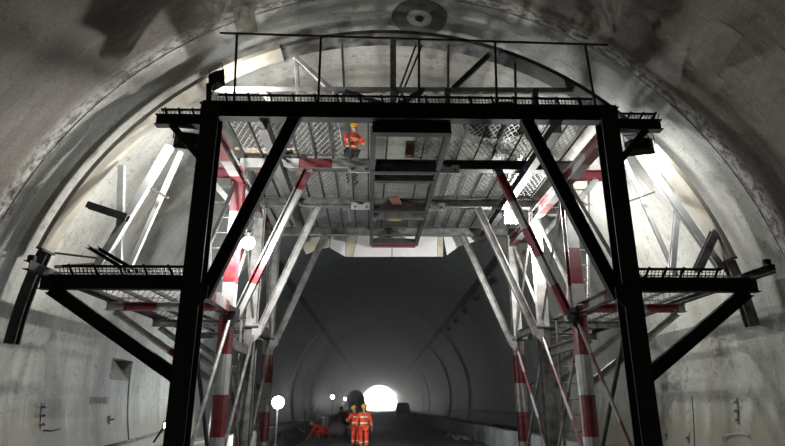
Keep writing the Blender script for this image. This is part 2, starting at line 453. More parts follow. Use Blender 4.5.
# side curbs of the cable trench
def curb(name, x, side, label):
    e = empty(name, (x, 0, 0), label, 'curb', None, 'structure')
    y = -12.0; k = 0
    mb0 = MB(); mb0.box((x + side * 1.05, 106, 0.28), (1.9, 236, 0.56)); mb0.build('trench_ledge', CURB[1], e)
    while y < 222:
        L = 3.9 if k % 3 else 4.6
        mb = MB(); h = 0.75 + random.uniform(-0.03, 0.03)
        x0 = x + random.uniform(-0.02, 0.02)
        prof = [(x0, 0), (x0, h - 0.04), (x0 + side * 0.03, h), (x0 + side * 0.28, h), (x0 + side * 0.28, 0)]
        mb.prism(prof, y + 0.02, y + L - 0.02)
        c = 0 if 25 < y + L and y < 29.5 and side > 0 else random.choice((1, 2, 2, 0) if y > 60 else (1, 2))
        mb.build('curb_block', CURB[c], e)
        y += L; k += 1
curb('trim_1', 4.72, 1, 'pale concrete block curb along the right foot of the wall')
curb('trim_2', -4.38, -1, 'dark concrete block curb along the left foot of the wall')

# ------------------------------------------------------------------ the work trolley
def cxT(D): return 0.53 - 0.017 * (D - 9.0)
PD = [9.0, 11.3, 13.7, 16.2]
trolley = empty('work_trolley', (0.5, 12.6, 0), 'tall steel gantry work trolley spanning the tunnel, dark front frame and red and white posts', 'gantry')
def V(*a): return Vector(a)
XY = (0, 1, 0)
post_low = {}
for i, D in enumerate(PD):
    c = cxT(D); fm = BLACK if i == 0 else (DARK if i == 1 else GREY)  # second beam drawn dark, standing for the shade on its right half
    pf = beam('portal_frame', (c - 3.72, D, 6.55), (c + 3.72, D, 6.55), I_(0.2, 0.28 if i == 0 else 0.22), fm, trolley)
    for s in (-1, 1):
        x = c + s * 3.5
        pm = [BLACK, STRIPE, WHITE, STRIPE2][i]
        if i == 0:
            beam('post', (x, D, 0.5), (x, D, 6.69), I_(0.30, 0.30), BLACK, pf, XY)
        else:
            beam('post', (x, D, 0.5), (x, D, 3.36), O_(0.155) if i == 1 else I_(0.27, 0.27), [None, STRIPE, GREY, STRIPE2][i], pf, XY)
            mbp = MB(); mbp.box((0, 0, 0), (0.4, 0.4, 0.04)); mbp.build('cap_plate', DARK, pf, T(x, D, 3.38))
            beam('upper_post', (x, D, 3.4), (x, D, 6.44), I_(0.24, 0.24), [None, STRIPE, WHITE, WHITE][i], pf, XY)
        # knee brace from the post up to the cross beam
        beam('knee_brace', (c + s * 3.33, D, 3.25), (c + s * 2.03, D, 6.5), I_(0.13, 0.21 if i == 0 else 0.17), [BLACK, STRIPE4 if s < 0 else STRIPE3, WHITE, GREY][i], pf)
        # overhang with its own little brace
        beam('overhang_beam', (x, D, 6.36), (c + s * 4.47, D, 6.36), I_(0.16, 0.2), [BLACK, RED, GREY, GREY][i], pf)
        beam('overhang_brace', (x + s * 0.1, D, 5.62), (c + s * 4.18, D, 6.27), B_(0.1, 0.12), [BLACK, WHITE, GREY, GREY][i], pf)
        # side platform bracket: cantilever and long brace
        xe = -5.4 if s < 0 else 6.17
        beam('platform_beam', (x, D, 3.475), (xe, D, 3.475), I_(0.14, 0.23 if i == 0 else 0.16), [BLACK, STRIPE3, GREY, GREY][i], pf)
        beam('platform_brace', (x + s * 0.05, D, 1.98), (xe - s * 0.18, D, 3.38), I_(0.12, 0.2 if i == 0 else 0.13), [BLACK, STRIPE4, GREY, GREY][i], pf)
        # gusset on the post where the braces meet
        mbg = MB(); mbg.prism([(-0.05, -0.25), (0.28 * -s, 0.02), (0.28 * -s, 0.2), (-0.05, 0.3)] if s > 0 else [(0.05, -0.25), (0.28, 0.02), (0.28, 0.2), (0.05, 0.3)], -0.17, -0.155)
        mbg.build('gusset_plate', [BLACK, DARK, WHITE, GREY][i], pf, T(x, D, 3.2))
# second cross beam: plates paint its lit left half, right stays dark for shade
for (x0, x1, m) in ((-3.0, -1.75, WHITE), (-1.74, -1.05, RED), (-1.04, -0.1, WHITE)):
    mb = MB(); mb.box((0, 0, 0), (x1 - x0, 0.012, 0.20)); mb.box((0, 0.02, -0.1), (x1 - x0, 0.05, 0.012))
    mb.build('lit_half_plate', m, trolley, T((x0 + x1) / 2, 11.19, 6.55))
# sill beams with wheels, on rails
for s in (-1, 1):
    sb = beam('sill_beam', (cxT(8.6) + s * 3.5, 8.5, 0.41), (cxT(16.7) + s * 3.5, 16.7, 0.41), I_(0.26, 0.22), DARK, trolley)
    for y in (8.9, 11.0, 14.0, 16.3):
        mbw = MB(); mbw.lathe([(0.13, -0.06), (0.15, -0.05), (0.15, 0.03), (0.18, 0.035), (0.18, 0.06)], n=18, M=Matrix.Rotation(R_(90), 3, 'Y'))
        mbw.build('wheel', DARK, sb, T(cxT(y) + s * 3.5, y, 0.165))
    # longitudinal ties between the frames
    for k, (zz, m) in enumerate(((3.45, STRIPE2), (2.8, GREY), (3.5, GREY))):
        da, db = PD[k], PD[k + 1]
        beam('knee_tie', (cxT(da) + s * 3.5, da + 0.15, zz), (cxT(db) + s * 3.5, db - 0.15, zz), C_(0.14, 0.2), m, trolley)
        # crossed tube braces in each bay
        m2 = (DARK, STRIPE2, GREY)[k]
        beam('bay_brace', (cxT(da) + s * 3.42, da + 0.12, 0.6), (cxT(db) + s * 3.42, db - 0.12, 3.2), O_(0.034, 8), STRIPE2 if s > 0 else GREY, trolley)
        beam('bay_brace', (cxT(da) + s * 3.56, da + 0.12, 3.2), (cxT(db) + s * 3.56, db - 0.12, 0.6), O_(0.038, 8), m2, trolley)
        beam('bay_brace', (cxT(da) + s * 3.54, da + 0.12, 3.6), (cxT(db) + s * 3.54, db - 0.12, 6.1), O_(0.04, 8), (DARK, WHITE, WHITE)[k], trolley)
        if k: beam('bay_brace', (cxT(da) + s * 3.46, da + 0.12, 6.1), (cxT(db) + s * 3.46, db - 0.12, 3.6), O_(0.03, 8), GREY, trolley)
    beam('edge_girder', (cxT(9) + s * 3.5, 9.16, 6.22), (cxT(16.2) + s * 3.5, 16.35, 6.22), I_(0.2, 0.26), STRIPE2, trolley)
    beam('deck_girder', (cxT(9) + s * 2.63, 9.1, 6.36), (cxT(16.2) + s * 2.63, 16.35, 6.36), C_(0.16, 0.2), DARK, trolley)
    beam('rail_bed', (cxT(8) + s * 3.5, 7.4, 0.0), (cxT(18) + s * 3.5, 18.0, 0.0), B_(0.1, 0.02), DARK, trolley) if False else None
# hung frame down the middle
hf = beam('hung_frame', (cxT(9) - 0.68, 8.95, 6.24), (cxT(9) + 0.70, 8.95, 6.24), I_(0.16, 0.26), BLACK, trolley)
for s in (-1, 1):
    beam('frame_rail', (cxT(9) + s * 0.67, 9.05, 6.25), (cxT(16.4) + s * 0.67, 16.4, 6.25), C_(0.1, 0.16), DARK, hf)
for y, m in ((10.75, DARK), (11.25, DARK), (13.2, DARK), (13.75, GREY), (16.1, DARK), (16.45, RED)):
    beam('frame_rung', (cxT(y) - 0.66, y, 6.22), (cxT(y) + 0.66, y, 6.22), C_(0.14, 0.14), m, hf)
for s in (-1, 1):
    for y in (11.3, 13.7):
        mbg = MB(); mbg.prism([(-0.24, -0.09), (0.24, -0.09), (0.24, 0.1), (0.1, 0.1), (0.06, 0.05), (-0.06, 0.05), (-0.1, 0.1), (-0.24, 0.1)], -0.01, 0.01)
        g = mbg.build('splice_plate', STRUTW, hf, T(cxT(y) + s * 0.95, y - 0.13, 6.42))
        for bx in (-0.15, 0.15):
            mbb = MB(); mbb.lathe([(0.025, 0), (0.025, 0.03)], n=6, M=Matrix.Rotation(R_(90), 3, 'X')); 
            for q in range(1): pass
            mbb.build('bolt', DARK, hf, T(cxT(y) + s * 0.95 + bx, y - 0.14, 6.4))

# expanded metal panels: two families of strips
MESHES = {}
def lattice(w, l, sp=0.105, ang=62, bw=0.016, th=0.006):
    key = (round(w, 2), round(l, 2), sp, ang, bw)
    if key in MESHES: return MESHES[key]
    mb = MB(); t = math.tan(R_(ang))
    for sgn in (1, -1):
        dxs = sp / math.sin(R_(ang)) if True else sp
        x = -l / t
        while x < w + l / t:
            # line: px = x + sgn*y/t
            pts = []
            x0, x1 = (x, x + l / t) if sgn > 0 else (x + l / t, x)
            y0, y1 = 0.0, l
            # clip to 0..w
            def at(xx): return y0 + (xx - x0) * (y1 - y0) / (x1 - x0)
            lo, hi = min(x0, x1), max(x0, x1)
            a, b = max(lo, 0), min(hi, w)
            if b - a > 0.03:
                mb.bar((a, at(a), sgn * 0.002), (b, at(b), sgn * 0.002), bw, th, (0, 0, 1))
            x += dxs
    for (a, b) in (((0, 0, 0), (w, 0, 0)), ((0, l, 0), (w, l, 0)), ((0, 0, 0), (0, l, 0)), ((w, 0, 0), (w, l, 0))): mb.bar(a, b, 0.02, 0.012)
    me = bpy.data.meshes.new('mesh_panel'); me.from_pydata([tuple(v) for v in mb.v], [], mb.f); me.update()
    MESHES[key] = me
    return me
def panel(x, y, z, w, l, mat, parent):
    me = lattice(w, l)
    if not me.materials: me.materials.append(mat)
    return share('mesh_panel', me, parent, T(x, y, z))

# top deck
deck = beam('top_deck', (cxT(9) - 3.6, 9.0, 6.73), (cxT(9) + 3.6, 9.0, 6.73), L_(0.06, 0.06), BLACK, trolley)
xs = [-3.42 + 0.38 * k for k in range(19)]
for k, x in enumerate(xs):
    if -0.3 < x < 0.2: continue
    beam('joist', (cxT(9) + x, 9.05, 6.72), (cxT(16.3) + x, 16.3, 6.72), L_(0.034, 0.06), BLACK, deck)
for k in range(3):
    da, db = PD[k], PD[k + 1]
    for (a, b) in ((-3.42, -1.9), (-1.9, -1.3), (-1.3, -0.55), (0.2, 0.7), (0.7, 1.9), (1.9, 3.42)):
        if (k == 1 and a == 0.2) or (k == 0 and a == -1.3): continue
        xo = cxT((da + db) / 2)
        panel(xo + a, da + 0.1, 6.765, b - a - 0.02, db - da - 0.06, MESHM, deck)
# toe boards of the top deck
def toe(name, x0, x1, y, z, h, nup, mat, lean, parent):
    tb = beam(name, (x0, y, z + h), (x1, y, z + h), B_(0.04, 0.04, 0.005), BLACK, parent)
    n = int(abs(x1 - x0) / 0.06); mb = MB()
    for i in range(n + 1):
        x = x0 + (x1 - x0) * i / n
        mb.bar((x, y, z), (x + lean * 0.5, y, z + h), 0.012, 0.012, XY)
    for q in (0.33, 0.66): mb.bar((x0, y, z + h * q), (x1, y, z + h * q), 0.008, 0.008)
    Mx = T(x0, y, z)
    mb.build('toe_mesh', MESHD, tb, Mx, local=False)
    for i in range(nup):
        x = x0 + (x1 - x0) * (i + 0.5) / nup
        beam('stanchion', (x, y - 0.01, z), (x + lean * 1.0, y - 0.01, z + h + 0.03), B_(0.035, 0.035, 0.004), BLACK, tb, XY)
    return tb
toe('toe_board', cxT(9) - 3.45, cxT(9) + 3.3, 9.02, 6.69, 0.21, 17, BLACK, -0.06, trolley)
toe('toe_board', cxT(9) - 4.42, cxT(9) - 3.7, 9.02, 6.46, 0.13, 3, BLACK, -0.05, trolley)
toe('toe_board', cxT(9) + 3.75, cxT(9) + 4.42, 9.02, 6.46, 0.15, 3, BLACK, 0.12, trolley)
toe('toe_board', -5.1, cxT(9) - 3.65, 9.0, 3.59, 0.15, 5, BLACK, -0.1, trolley)
toe('toe_board', cxT(9) + 3.65, 5.62, 9.0, 3.59, 0.15, 5, BLACK, 0.1, trolley)
# side decks
for s, xa, xb in ((-1, -5.3, cxT(9) - 3.66), (1, cxT(9) + 3.66, 6.05)):
    sd = beam('side_deck', (xb if s > 0 else xa, 8.4, 3.62), (xb if s > 0 else xa, 16.3, 3.62), C_(0.1, 0.14), BLACK, trolley)
    mbn = MB(); mbn.lathe([(0.06, 0), (0.06, 0.09), (0.03, 0.1)], n=10)
    mbn.build('stop_lug', BLACK, sd, T((xb if s > 0 else xa), 8.5, 3.69))
    for q in (0.0, 0.25, 0.5, 0.75):
        x = xa + (xb - xa) * q + 0.1
        beam('joist', (x, 9.05, 3.61), (x, 16.25, 3.61), L_(0.05, 0.06), DARK, sd)
    for k in range(3):
        panel(xa + 0.05, PD[k] + 0.08, 3.65, xb - xa - 0.1, PD[k + 1] - PD[k] - 0.06, MESHM, sd)
# front handrail
def rail_pts(u, v): return W(u, v, 9.0 if v > 80 else 8.5)
hr = beam('handrail', rail_pts(220, 33), rail_pts(608, 45), O_(0.02, 8), BLACK, trolley)
for u0, v0, u1, v1 in ((237, 33.5, 234, 104), (321, 36, 318, 106), (419, 39, 419, 108), (495, 41, 497, 108), (585, 44, 596, 110)):
    beam('rail_post', rail_pts(u1, v1), rail_pts(u0, v0), O_(0.022, 8), BLACK, hr)

# arch rail behind the front frame
AY, AR = 9.7, 6.27
def arch_seg(name, t0, t1, prof, mat, parent):
    """prof in (radial, axial)"""
    n = max(6, int(abs(t1 - t0) / 2)); vs = []; fs = []; k = len(prof)
    for i in range(n + 1):
        t = R_(t0 + (t1 - t0) * i / n)
        for r, y in prof: vs.append((TX + (AR + r) * math.sin(t), AY + y, TZ + (AR + r) * math.cos(t)))
    for i in range(n):
        for j in range(k):
            a = i * k + j; b = i * k + (j + 1) % k
            fs.append((a, a + k, b + k, b))
    fs.append(tuple(range(k))); fs.append(tuple(reversed(range(n * k, (n + 1) * k))))
    return mk(name, vs, fs, mat, parent)
deep = [(-0.09, -0.08), (0.09, -0.08), (0.09, -0.05), (0.02, -0.05), (0.02, 0.05), (0.09, 0.05), (0.09, 0.08), (-0.09, 0.08), (-0.09, 0.055), (-0.03, 0.055), (-0.03, -0.055), (-0.09, -0.055)]
thin = [(-0.03, -0.2), (0.05, -0.2), (0.05, -0.185), (-0.018, -0.185), (-0.018, 0.185), (0.05, 0.185), (0.05, 0.2), (-0.03, 0.2)]
BEIGE_LIT = simple('lit_beige_arch_plate', (0.36, 0.33, 0.27), 0.5, 0.0, 0.25, 2.0)  # arch stretches where light falls, their brightness put into the colour
ar = arch_seg('arch_rail', -73, -20, thin, BEIGE_LIT, trolley)
arch_seg('arch_segment', -19.6, 20, thin, GREY, ar)
arch_seg('arch_segment', 20.4, 50, thin, DARK, ar)  # dark steel here stands for the unlit stretch of the arch
arch_seg('arch_segment', 50.4, 74, thin, BEIGE_LIT, ar)
arch_seg('arch_segment', -88, -73.4, deep, DARK, ar)
arch_seg('arch_segment', 74.4, 85, deep, GREY, ar)
for t in (-73.2, -19.8, 20.2, 50.2, 74.2):
    mb = MB(); mb.box((0, 0, 0), (0.04, 0.4, 0.12))
    mb.build('splice_plate', DARK, ar, T(TX + AR * math.sin(R_(t)), AY, TZ + AR * math.cos(R_(t))) @ Matrix.Rotation(R_(t), 4, 'Y'))
def A(u, v, d=AY): return W(u, v, d)
ch = beam('arch_chord', A(212, 90), A(572, 91), B_(0.1, 0.11), WHITE, trolley)
for (u0, v0, u1, v1, w, m) in (
        (299, 106, 296, 57, 0.075, WHITE), (295, 57, 329, 88, 0.09, WHITE), (344, 88, 342, 45, 0.045, GREY), (343, 107, 344, 88, 0.05, WHITE),
        (393, 106, 393, 39, 0.12, GREY), (447, 106, 447, 90, 0.12, GREY), (448, 90, 448, 46, 0.05, GREY), (453, 89, 488, 56, 0.10, DARK),
        (535, 106, 535, 90, 0.11, GREY), (516, 106, 515, 64, 0.045, DARK), (262, 92, 276, 106, 0.10, WHITE), (394, 104, 416, 45, 0.035, DARK),
        (397, 106, 422, 45, 0.035, DARK), (345, 92, 394, 109, 0.10, DARK), (398, 106, 424, 90, 0.10, DARK), (336, 92, 336, 106, 0.10, WHITE), (556, 110, 556, 97, 0.03, GREY)):
    beam('arch_strut', A(u0, v0), A(u1, v1), B_(w, w, 0.008), m, ch)
for (u0, v0, u1, v1, w, h, m, d) in (
        (170, 146, 97, 268, 0.14, 0.12, STRUTW, 9.8), (181, 152, 128, 271, 0.08, 0.08, STRUTW, 10.1), (122, 166, 119, 268, 0.11, 0.11, STRUTW, 9.95),
        (88, 205, 128, 218, 0.12, 0.12, DARK, 9.7), (55, 253, 97, 258, 0.03, 0.03, GREY, 9.7), (55, 267, 100, 264, 0.05, 0.05, STRUTW, 9.8),
        (153, 189, 168, 198, 0.04, 0.04, GREY, 9.9),
        (637, 150, 722, 270, 0.13, 0.12, STRUTW, 9.8), (624, 160, 676, 276, 0.07, 0.07, STRUTW, 10.1), (679, 186, 672, 268, 0.10, 0.10, STRUTW, 9.95),
        (715, 232, 697, 271, 0.14, 0.12, GREY, 9.6), (627, 202, 655, 192, 0.025, 0.025, DARK, 9.9)):
    beam('side_strut', W(u0, v0, d), W(u1, v1, d), C_(w, h, 0.02), m, ch, XY)
# white boards hung below the rear frame
def board(poly, mat, name='end_board', y=16.55):
    mb = MB(); pts = [W(u, v, y) for u, v in poly]
    mb.prism([(p.x, p.z) for p in pts], y, y + 0.05)
    c = sum(pts, Vector()) / len(pts)
    return mb.build(name, mat, pfb, T(c.x, y, c.z), local=False)
pfb = beam('end_board_rail', W(304, 236, 16.6), W(482, 236, 16.6), L_(0.08, 0.08), GREY, trolley)
board([(358, 236), (391.6, 236), (391.6, 256.5), (353, 256.5)], PANELW)
board([(392.4, 236), (437.5, 236), (437.5, 256.5), (392.4, 256.5)], PANELW)
board([(331, 236), (345.5, 236), (345.5, 256.5), (330, 247.5)], PANELW)
board([(346, 236), (357.6, 236), (352.5, 256.5), (346, 256.5)], PANELS)
board([(438, 236), (443, 236), (443, 256.5), (438, 256.5)], PANELS)
board([(443.4, 236), (480, 236), (476, 241), (459, 246), (447, 255)], PANELW)
board([(306, 238), (330, 236), (329, 247), (318, 249), (306, 254), (303, 248)], PANELS)

# ------------------------------------------------------------------ lamps
def floodlight(name, pos, aim, size, power, label, group=None, mount=None, lens=None, stand=None, spread=180):
    pos = Vector(pos); d = Vector(aim).normalized()
    root = bpy.data.objects.new(name, None); root.empty_display_size = 0.1
    M = orient(pos, pos + d, (0, 0, 1)); link(root, None, M); tag(root, label, 'floodlight', group)
    w, h = size
    mb = MB()
    vs = [(-w * .36, -h * .34, -0.09), (w * .36, -h * .34, -0.09), (w * .36, h * .34, -0.09), (-w * .36, h * .34, -0.09), (-w / 2, -h / 2, 0.02), (w / 2, -h / 2, 0.02), (w / 2, h / 2, 0.02), (-w / 2, h / 2, 0.02)]
    mb.add(vs, [(0, 3, 2, 1), (4, 5, 6, 7), (0, 1, 5, 4), (1, 2, 6, 5), (2, 3, 7, 6), (3, 0, 4, 7)])
    for k in range(6): mb.box((-w * .3 + w * .12 * k, 0, -0.1), (0.012, h * .62, 0.06))
    mb.build('housing', BLACK, root, M)
    mb = MB(); mb.box((0, 0, 0.024), (w * .86, h * .84, 0.006)); mb.build('lens', lens or LENS, root, M)
    mb = MB(); mb.tube([(-w / 2 - 0.015, 0, -0.02), (-w / 2 - 0.015, h * 0.75, -0.05), (w / 2 + 0.015, h * 0.75, -0.05), (w / 2 + 0.015, 0, -0.02)], 0.012, 6)
    mb.build('bracket', DARK, root, M)
    if mount is not None:
        mb = MB(); mb.bar(M @ Vector((0, h * 0.75, -0.05)), mount, 0.03); mb.build('mount_arm', BLACK, root, M, local=False)
    if power:
        L = bpy.data.lights.new('lamp_light', 'AREA'); L.shape = 'RECTANGLE'; L.size = w * .85; L.size_y = h * .82
        L.energy = power * LAMP; L.color = (1.0, 0.985, 0.95); L.spread = R_(spread)
        lo = bpy.data.objects.new('lamp_light', L); link(lo, root, M @ T(0, 0, 0.035) @ Matrix.Rotation(math.pi, 4, 'X'))
    return root
p = W(188, 141, 9.15)
floodlight('floodlight', p, (-0.35, 1, -0.35), (0.46, 0.36), 85, 'black floodlight hanging under the left end of the front beam', mount=(p.x - 0.05, 9.05, 6.26), spread=130)
p = W(640, 147, 9.15)
floodlight('floodlight', p, (0.35, 1, -0.35), (0.46, 0.36), 85, 'black floodlight hanging under the right end of the front beam', mount=(p.x + 0.02, 9.05, 6.26), spread=130)
p = W(218, 80, 9.25)
f = floodlight('floodlight', p, (0.75, 1, 0.16), (0.34, 0.34), 170, 'tilted black floodlight on a short post at the top deck corner', spread=125)
mb = MB(); mb.bar(W(209, 107, 9.15), W(209, 84, 9.15), 0.09, 0.05, XY); mb.bar(W(209, 100, 9.15), W(217, 84, 9.2), 0.02); mb.bar(W(209, 86, 9.15), p, 0.03)
mb.build('lamp_post', BLACK, f, T(*W(209, 107, 9.15)), local=False)
p = W(248.5, 243, 11.02)
lb = empty('bulb_lamp', p, 'glaring white globe lamp on the left red and white post', 'lamp')
mb = MB(); mb.lathe([(0.03, -0.13), (0.09, -0.1), (0.13, 0.0), (0.11, 0.08), (0.06, 0.12)], n=18); mb.build('globe', LENS, lb, T(*p), True)
mb = MB(); mb.lathe([(0.065, 0.12), (0.07, 0.2), (0.04, 0.24)], n=14); mb.bar((0, 0, 0.22), (cxT(11.3) - 3.38 - p.x, 0.18, 0.3), 0.03); mb.build('socket', BLACK, lb, T(*p))
for dy in (-0.16, 0.16):
    L = bpy.data.lights.new('lamp_light', 'POINT'); L.energy = 850 * LAMP; L.shadow_soft_size = 0.06; L.color = (1.0, 0.985, 0.95)
    link(bpy.data.objects.new('lamp_light', L), lb, T(p.x, p.y + dy, p.z - 0.05))
p = W(512, 217, 13.4)
floodlight('floodlight', p, (0.05, -1, -0.3), (0.44, 0.38), 420, 'bright square floodlight under the deck on the right', mount=(p.x, 13.6, 6.45))
p = W(531.5, 247.5, 13.5)
lb = empty('bulb_lamp', p, 'tiny lit bulb beside the white column on the right', 'lamp')
mb = MB(); mb.lathe([(0.02, -0.07), (0.05, -0.05), (0.06, 0.0), (0.04, 0.05)], n=14); mb.build('globe', LENS, lb, T(*p), True)
mb = MB(); mb.lathe([(0.04, 0.05), (0.045, 0.12), (0.02, 0.14)], n=12); mb.bar((0, 0, 0.13), (cxT(13.7) + 3.4 - p.x, 0.1, 0.16), 0.02); mb.build('socket', BLACK, lb, T(*p))
for dy in (-0.1, 0.1):
    L = bpy.data.lights.new('lamp_light', 'POINT'); L.energy = 850 * LAMP; L.shadow_soft_size = 0.05; L.color = (1.0, 0.985, 0.95)
    link(bpy.data.objects.new('lamp_light', L), lb, T(p.x, p.y + dy, p.z - 0.04))

# light stand in the distance and small lamps
def lightstand(pos, h, power, label, r=0.12, group=None):
    x, y = pos
    root = empty('work_light', (x, y, 0), label, 'work light', group)
    mb = MB(); mb.tube([(0, 0, 0.02), (0, 0, h - r * 0.6)], 0.025, 8)
    for a in (0, 120, 240):
        mb.tube([(0, 0, 0.5), (0.3 * math.cos(R_(a)), 0.3 * math.sin(R_(a)), 0.02)], 0.016, 6)
    mb.build('stand', DARK, root, T(x, y, 0))
    mb = MB(); mb.lathe([(0.05, -r - 0.06), (0.06, -r), (0.05, -r + 0.03)], n=12); mb.build('socket', DARK, root, T(x, y, h))
    mb = MB(); mb.blob((0, 0, 0), (r, r, r), 16, 10); mb.build('bulb_glass', LENSW, root, T(x, y, h), True)
    for dy in (-1, 1):
        L = bpy.data.lights.new('lamp_light', 'POINT'); L.energy = power * LAMP * 0.5; L.shadow_soft_size = 0.06; L.color = (0.9, 0.96, 1.0)
        link(bpy.data.objects.new('lamp_light', L), root, T(x, y + dy * (r + 0.08), h))
p = W(278, 402.5, 18.6); lightstand((p.x, p.y), p.z, 1300, 'bright round work light on a stand by the left curb', 0.19)
p = W(332.5, 397, 48.0); lightstand((p.x, p.y), p.z, 90, 'small far work light, left of two beyond the workers', 0.16)
p = W(345, 399, 75.0); lightstand((p.x, p.y), p.z, 60, 'faint far work light nearest the dark truck', 0.16)
p = W(167, 425.5, 12.2); floodlight('floodlight', p, (0.25, -1, 0.1), (0.12, 0.12), 20, 'small lit lamp low on the left behind the black post', mount=(p.x - 0.3, p.y + 0.2, 0.9))

# ------------------------------------------------------------------ ladders
def ladder(a, b, w, label, wdir=(1, 0, 0), mat=WHITE, rm=WHITE):
    a = Vector(a); b = Vector(b); wd = Vector(wdir)
    root = empty('ladder', a, label, 'ladder')
    for s in (-0.5, 0.5): beam('rail', a + wd * w * s, b + wd * w * s, B_(0.05, 0.06, 0.006), rm, root)
    L = (b - a).length; n = int(L / 0.33)
    for i in range(1, n):
        c = a + (b - a) * i / n
        beam('rung', c - wd * w / 2, c + wd * w / 2, O_(0.016, 6), mat, root)
ladder((4.47, 12.65, 3.66), (4.42, 11.55, 6.85), 0.46, 'white steel ladder leaning beside the right posts up to the top deck', (1, 0, 0), WHITE, WHITE)
ladder((-3.55, 12.65, 3.66), (-3.50, 11.55, 6.85), 0.46, 'white steel ladder leaning beside the left posts up to the top deck', (1, 0, 0), WHITE, STRIPE3)
ladder((4.35, 13.5, 0.0), (4.35, 13.2, 3.5), 0.44, 'grey ladder from the floor to the right side platform', (1, 0, 0), GREY, GREY)
ladder((-3.40, 13.5, 0.0), (-3.40, 13.2, 3.5), 0.44, 'grey ladder from the floor to the left side platform', (1, 0, 0), GREY, GREY)

# ------------------------------------------------------------------ things on the decks
ZD = 6.775
def hose_coil():
    root = empty('hose_coil', (2.30, 9.78, ZD), 'black hose coil lying on the right of the top deck', 'hose')
    mb = MB(); pts = []
    for i in range(24 * 9 + 1):
        a = 2 * math.pi * i / 24; r = 0.72 - 0.68 * i / (24 * 9)
        pts.append((2.30 + r * math.cos(a), 9.78 + r * math.sin(a) * 0.86, ZD + 0.05))
    mb.tube(pts, 0.05, 7)
    mb.build('lower_coil', RUBBER, root, T(2.30, 9.78, ZD), True, False)
    mb = MB(); pts = []
    for i in range(24 * 3 + 1):
        a = 2 * math.pi * i / 24 + 0.5; r = 0.66 - 0.3 * i / (24 * 3)
        pts.append((2.28 + r * math.cos(a), 9.80 + r * math.sin(a) * 0.86, ZD + 0.15 + 0.01 * math.sin(a * 3)))
    mb.tube(pts, 0.05, 7)
    mb.build('upper_coil', RUBBER, root, T(2.30, 9.78, ZD), True, False)
hose_coil()
def plank(name, a, b, w, t, mat, label, cat):
    mb = MB(); a = Vector(a); b = Vector(b); L = (b - a).length
    n = 6
    vs = []
    for i in range(n + 1):
        z = L * i / n; sag = 0.006 * math.sin(math.pi * i / n)
        for x, y in ((-w / 2, -t / 2), (w / 2, -t / 2), (w / 2 - 0.004, t / 2), (-w / 2 + 0.004, t / 2)): vs.append((x, y - sag, z))
    fs = [(3, 2, 1, 0), tuple(range(n * 4, n * 4 + 4))]
    for i in range(n):
        for k in range(4):
            q = i * 4 + k; r = i * 4 + (k + 1) % 4
            fs.append((q, r, r + 4, q + 4))
    mb.add(vs, fs)
    return tag(mb.build(name, mat, None, orient(a, b)), label, cat)
plank('wooden_plank', (-3.1, 11.15, ZD + 0.03), (-1.75, 11.15, ZD + 0.03), 0.22, 0.05, WOOD, 'pale raw timber plank lying on the left of the top deck', 'plank')
plank('wooden_plank', (3.5, 11.62, ZD + 0.03), (3.95, 12.4, ZD + 0.03), 0.2, 0.05, WOOD, 'short pale timber offcut at the right edge of the top deck', 'plank')
plank('plywood_board', (0.62, 10.6, ZD + 0.02), (0.62, 11.4, ZD + 0.02), 0.2, 0.025, BROWNB, 'narrow brown board beside the opening in the top deck', 'board')
plank('plywood_board', (0.30, 12.6, 6.325), (0.52, 13.6, 6.325), 0.24, 0.025, BROWNB, 'reddish brown board lying across the hung middle frame', 'board')
plank('plastic_strip', (0.2, 14.4, 6.345), (0.55, 14.4, 6.345), 0.1, 0.03, YEL, 'yellow plastic strip lying across the hung middle frame', 'strip')
p = W(527, 170, 11.15); mb = MB(); mb.box((0, 0, 0), (0.10, 0.03, 0.06)); mb.box((0, 0.0, 0.05), (0.03, 0.02, 0.05))
tag(mb.build('plastic_tag', BLUE, None, T(p.x, p.y, p.z)), 'small bright blue tag on the second cross beam', 'tag')
mb = MB(); mb.blob((0, 0, 0.14), (0.2, 0.22, 0.15), 12, 8, jit=0.1); mb.blob((0.13, 0.1, 0.1), (0.15, 0.14, 0.1), 10, 6, jit=0.12)
tag(mb.build('cloth_bundle', ORANGE, None, T(-2.75, 12.3, ZD), True), 'crumpled orange cloth bundle on the left of the top deck', 'bundle')
# loose channels on the left platform
for k, (u0, v0, u1, v1) in enumerate(((88, 247, 131, 273), (97.5, 248, 140, 273))):
    tag(beam('steel_channel', W(u1, v1, 9.3 + 0.1 * k), W(u0, v0, 9.3 + 0.1 * k), C_(0.09, 0.06), DARK), ('loose dark steel channel propped on the left platform, nearer the wall', 'loose dark steel channel propped on the left platform, nearer the posts')[k], 'channel')

